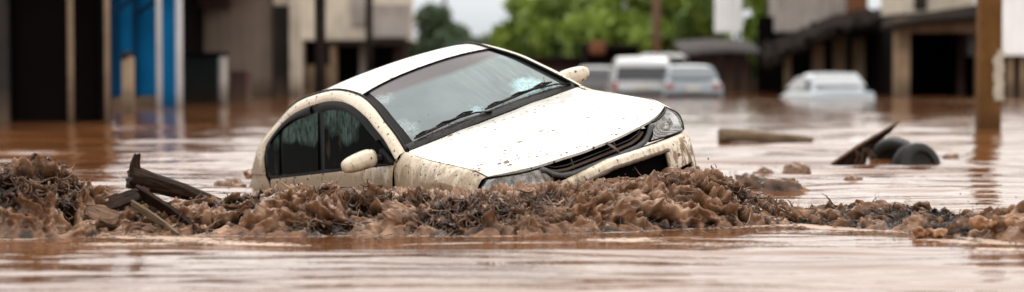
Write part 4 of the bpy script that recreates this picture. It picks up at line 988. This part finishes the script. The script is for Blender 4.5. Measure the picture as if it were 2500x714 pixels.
# thatched house with tan columns
hs_ = tag(empty('old_house', (9, 60, 0)), 'ruined dark roofed house with tan columns behind the white sedan', 'house')
P(pbox(hs_, 'upper_wall', 1898, 2085, -160, 78, 63, 3, 'greywall'), hs_); P(pbox(hs_, 'back_wall', 1850, 2185, 40, None, 64, .3, 'blackwall'), hs_); P(pbox(hs_, 'chimney', 2072, 2118, -30, 30, 62.5, .6, 'tile'), hs_)
for x0, x1, yt in ((1918, 1932, 120), (1985, 2012, 105), (2036, 2066, 75), (2084, 2112, 95), (2136, 2176, 60)): P(pbox(hs_, 'column', x0, x1, yt, None, 60 + (x0 % 3) * .3, .35, 'tanwall'), hs_)
mb = MB(); rr_ = []
for px, y0, y1 in ((1868, 150, 112), (1905, 128, 95), (1960, 100, 70), (2030, 74, 42), (2090, 58, 28), (2140, 60, 24), (2190, 78, 40)):
    rr_.append([W(px, y0, 58.5), W(px, (y0 + y1) / 2 - 3, 60.5), W(px, y1, 62.6)])
RA = np.array(rr_); RL = np.stack([np.stack([np.interp(np.linspace(0, 6, 60), np.arange(7), RA[:, j, k]) for k in range(3)], 1) for j in range(3)], 1); mb.grid(surf(RL, np.arange(60.), np.linspace(0, 2, 14)) + RNG.normal(size=(60, 14, 3)) * .06); o = mb.build('roof', M['roofdark'], hs_, True); sm = o.modifiers.new('t', 'SOLIDIFY'); sm.thickness = .22; P(o, hs_)
# garage
ga = tag(empty('garage', (13, 56, 0)), 'garage with a wide black opening left of the brown post', 'garage')
P(pbox(ga, 'beam', 2186, 2402, 44, 80, 56, .5, 'tanwall'), ga); P(pbox(ga, 'column', 2188, 2222, 80, None, 56, .5, 'tanwall'), ga); P(pbox(ga, 'column', 2388, 2412, 80, None, 56, .5, 'tanwall'), ga)
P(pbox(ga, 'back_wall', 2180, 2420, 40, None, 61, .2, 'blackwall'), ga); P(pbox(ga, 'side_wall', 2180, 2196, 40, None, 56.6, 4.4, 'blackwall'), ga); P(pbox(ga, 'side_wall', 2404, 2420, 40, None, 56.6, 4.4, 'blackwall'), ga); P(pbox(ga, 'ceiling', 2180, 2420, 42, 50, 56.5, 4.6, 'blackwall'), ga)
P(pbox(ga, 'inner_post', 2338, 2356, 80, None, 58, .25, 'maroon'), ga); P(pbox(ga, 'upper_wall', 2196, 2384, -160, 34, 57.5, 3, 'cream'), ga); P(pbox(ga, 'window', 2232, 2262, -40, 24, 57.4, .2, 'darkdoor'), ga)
mb = MB(); mb.grid(surf(np.array([[W(2150, 66, 55), W(2160, 44, 57)], [W(2260, 46, 55), W(2262, 30, 57)], [W(2405, 36, 55), W(2405, 8, 57)]]), np.linspace(0, 2, 30), np.linspace(0, 1, 8))); o = mb.build('roof', M['roofdark'], ga, True); sm = o.modifiers.new('t', 'SOLIDIFY'); sm.thickness = .16; P(o, ga)
# white-walled house at right edge
wh = tag(empty('white_house', (15, 55, 0)), 'white walled house with dark timber base at the right edge', 'house')
P(pbox(wh, 'upper_wall', 2425, 2900, -160, 136, 55, 4, 'white'), wh); P(pbox(wh, 'lower_wall', 2430, 2900, 136, None, 55.6, 3, 'maroon'), wh)
for x in (2462, 2492, 2540, 2600): P(pbox(wh, 'column', x, x + 12, 136, None, 55.2, .25, 'tanwall'), wh)
# brown square post with torn white sheet
dp = float(dist(316)); po = tag(empty('street_post', (W(2419, 200, dp)[0], dp, 0)), 'thick square brown post with a torn white sheet on its side', 'post')
P(pbox(po, 'shaft', 2393, 2446, -220, None, dp, .30, 'ochre', .02), po); P(pbox(po, 'edge_strip', 2400, 2408, -220, None, dp - .015, .02, 'ochre', .004), po)
mb = MB(); G = []
for k in range(24):
    y = 122 + k * 5.4; e = 2.5 * math.sin(k * 2.1) + 2 * math.sin(k * .9); G.append([W(2426 + e + (8 if k < 3 else 0), y, dp - .02), W(2437, y, dp - .03), W(2449 + e * .5, y, dp - .012), W(2451 + e * .6, y, dp + .06)])
mb.grid(np.array(G)); o = mb.build('torn_sheet', M['cream'], po, False); sm = o.modifiers.new('t', 'SOLIDIFY'); sm.thickness = .008; P(o, po)

# ------------------------------------------------------------------ flooded vehicles far behind
def car_paint(name, c): return plain(name, c, .25, .08, 5, .02, coat=.8)
M['vanwhite'] = car_paint('van_white', (.46, .48, .50)); M['silver'] = car_paint('silver_paint', (.24, .28, .32)); M['pearl'] = car_paint('pearl_white', (.30, .345, .385)); M['greycar'] = car_paint('grey_paint', (.07, .068, .07))
M['darkglass'] = plain('dark_glass', (.02, .022, .028), .08, .2, 3, .0); M['paleglass'] = plain('pale_glass', (.09, .11, .13), .35, .2, 3, .0); M['tail'] = plain('tail_lamp', (.26, .05, .03), .25, .3, 9, .05); M['plate'] = plain('number_plate', (.5, .48, .42), .5)
def far_car(label, px, ywat, d, width, length, prof, rot, paint, glass, top, cat, sink):
    """prof: list of (x along car, roof z, half-width factor at roof); local +X is the tail that faces the camera"""
    c = W(px, ywat, d); t = empty('parked_' + ('van' if cat == 'van' else 'car'), (c[0], d, -sink)); t.rotation_euler = (0, 0, rot); tag(t, label, cat, 'flooded vehicles down the street')
    rows = []
    for x, z, k in prof:
        hw = width / 2; belt = min(z, top * .60)
        rows.append([(x, 0, z), (x, hw * k * .6, z - .01), (x, hw * k * .93, z - .05 * (1 if z > belt else .3)), (x, hw * (.5 * k + .48), (z + belt) / 2), (x, hw * .985, belt - .02), (x, hw, belt - .22), (x, hw * .98, .35), (x, hw * .93, .18)])
    rows = both(rows); mb = MB(); G = surf(rows, np.linspace(0, len(prof) - 1, 50), np.linspace(0, rows.shape[1] - 1, 60)); mb.grid(G)
    mb.add(G[0], [list(range(60))]); mb.add(G[-1], [list(range(60))]); fix_normals(mb.build('body', M[paint], t, True))
    return t
def glassq(t, name, pts, mat, off=(0, 0, 0)):
    mb = MB(); P4 = np.array(pts, float) + np.array(off); G = surf(P4.reshape(2, 2, 3)[[0, 1]], np.linspace(0, 1, 8), np.linspace(0, 1, 8)); mb.grid(G); o = mb.build(name, M[mat], t, False); m = o.modifiers.new('t', 'SOLIDIFY'); m.thickness = .015; m.offset = 0; return o
R_ = rad(-90)
# white van, tail towards us
v_ = far_car('white van with a dark rear window, second vehicle from the car', 1570, 235, 56, 1.72, 3.9, [(-3.6, .9, .8), (-2.9, 1.05, .8), (-2.3, 1.72, .84), (-.6, 1.78, .86), (-.12, 1.70, .86), (.0, 1.45, .84), (.08, .95, .9), (.10, .3, .9)], R_, 'vanwhite', '', 1.78, 'van', .70)
glassq(v_, 'rear_window', [(.015, -.70, 1.50), (.015, .70, 1.50), (.10, -.76, 1.14), (.10, .76, 1.14)], 'darkglass'); glassq(v_, 'number_plate', [(.135, -.22, .98), (.135, .22, .98), (.135, -.22, .88), (.135, .22, .88)], 'plate')
for s in (-1, 1): glassq(v_, 'tail_light', [(.09, s * .70, 1.08), (.06, s * .84, 1.08), (.12, s * .70, .84), (.08, s * .85, .84)], 'tail')
mb = MB(); mb.box((.14, 0, .80), (.1, 1.6, .12), bev=.03); fix_normals(mb.build('rear_bumper', M['greyplastic'], v_))
# silver car
v_ = far_car('silver hatchback with red tail lamps right of the white van', 1691, 238, 54.5, 1.58, 3.8, [(-3.6, .7, .8), (-2.7, .92, .78), (-2.0, 1.36, .74), (-1.0, 1.42, .76), (-.35, 1.34, .76), (.0, 1.02, .86), (.12, .92, .92), (.14, .3, .92)], R_, 'silver', '', 1.42, 'car', .56)
glassq(v_, 'rear_window', [(-.28, -.56, 1.31), (-.28, .56, 1.31), (.06, -.68, 1.02), (.06, .68, 1.02)], 'paleglass', (.06, 0, .04)); glassq(v_, 'number_plate', [(.17, -.2, .84), (.17, .2, .84), (.17, -.2, .74), (.17, .2, .74)], 'plate')
for s in (-1, 1): glassq(v_, 'tail_light', [(.15, s * .50, .90), (.11, s * .78, .90), (.15, s * .54, .77), (.11, s * .79, .77)], 'tail')
mb = MB(); mb.box((.16, 0, .62), (.1, 1.5, .12), bev=.03); fix_normals(mb.build('rear_bumper', M['greyplastic'], v_))
# a grey vehicle beyond the van
v_ = far_car('grey van half hidden behind the white van', 1622, 226, 64, 1.7, 4., [(-3.6, .9, .8), (-2.9, 1.2, .8), (-2.3, 1.7, .84), (-.6, 1.8, .86), (-.1, 1.72, .86), (.0, 1.5, .84), (.1, .9, .9), (.1, .3, .9)], R_, 'greycar', '', 1.75, 'van', .60)
glassq(v_, 'rear_window', [(.02, -.68, 1.55), (.02, .68, 1.55), (.10, -.72, 1.2), (.10, .72, 1.2)], 'darkglass')
v_ = far_car('low grey car roof left of the white van', 1462, 222, 66, 1.6, 3.8, [(-3.6, .7, .8), (-2.7, .92, .78), (-2.0, 1.36, .74), (-1.0, 1.42, .76), (-.35, 1.34, .76), (.0, 1.02, .86), (.12, .92, .92), (.14, .3, .92)], R_, 'greycar', '', 1.42, 'car', .62)
glassq(v_, 'rear_window', [(-.28, -.56, 1.31), (-.28, .56, 1.31), (.06, -.68, 1.02), (.06, .68, 1.02)], 'darkglass', (.04, 0, .02))
# white sedan, three-quarter rear
v_ = far_car('white sedan sunk to its windows right of the leaning car', 2062, 243, 50.5, 1.55, 4.4, [(-4.0, .70, .8), (-3.2, .92, .8), (-2.9, .96, .8), (-2.2, 1.36, .72), (-1.5, 1.42, .74), (-1.0, 1.36, .74), (-.45, 1.02, .80), (-.1, .99, .84), (.0, .94, .86), (.06, .4, .9)], rad(-84), 'pearl', '', 1.42, 'car', .75)
glassq(v_, 'rear_window', [(-.98, -.55, 1.35), (-.98, .55, 1.35), (-.50, -.66, 1.04), (-.50, .66, 1.04)], 'paleglass', (.05, 0, .05))
for s in (-1, 1): glassq(v_, 'side_window', [(-2.1, s * .66, 1.30), (-1.1, s * .66, 1.30), (-2.75, s * .80, 1.0), (-.75, s * .80, 1.0)], 'darkglass', (0, s * .005, 0))
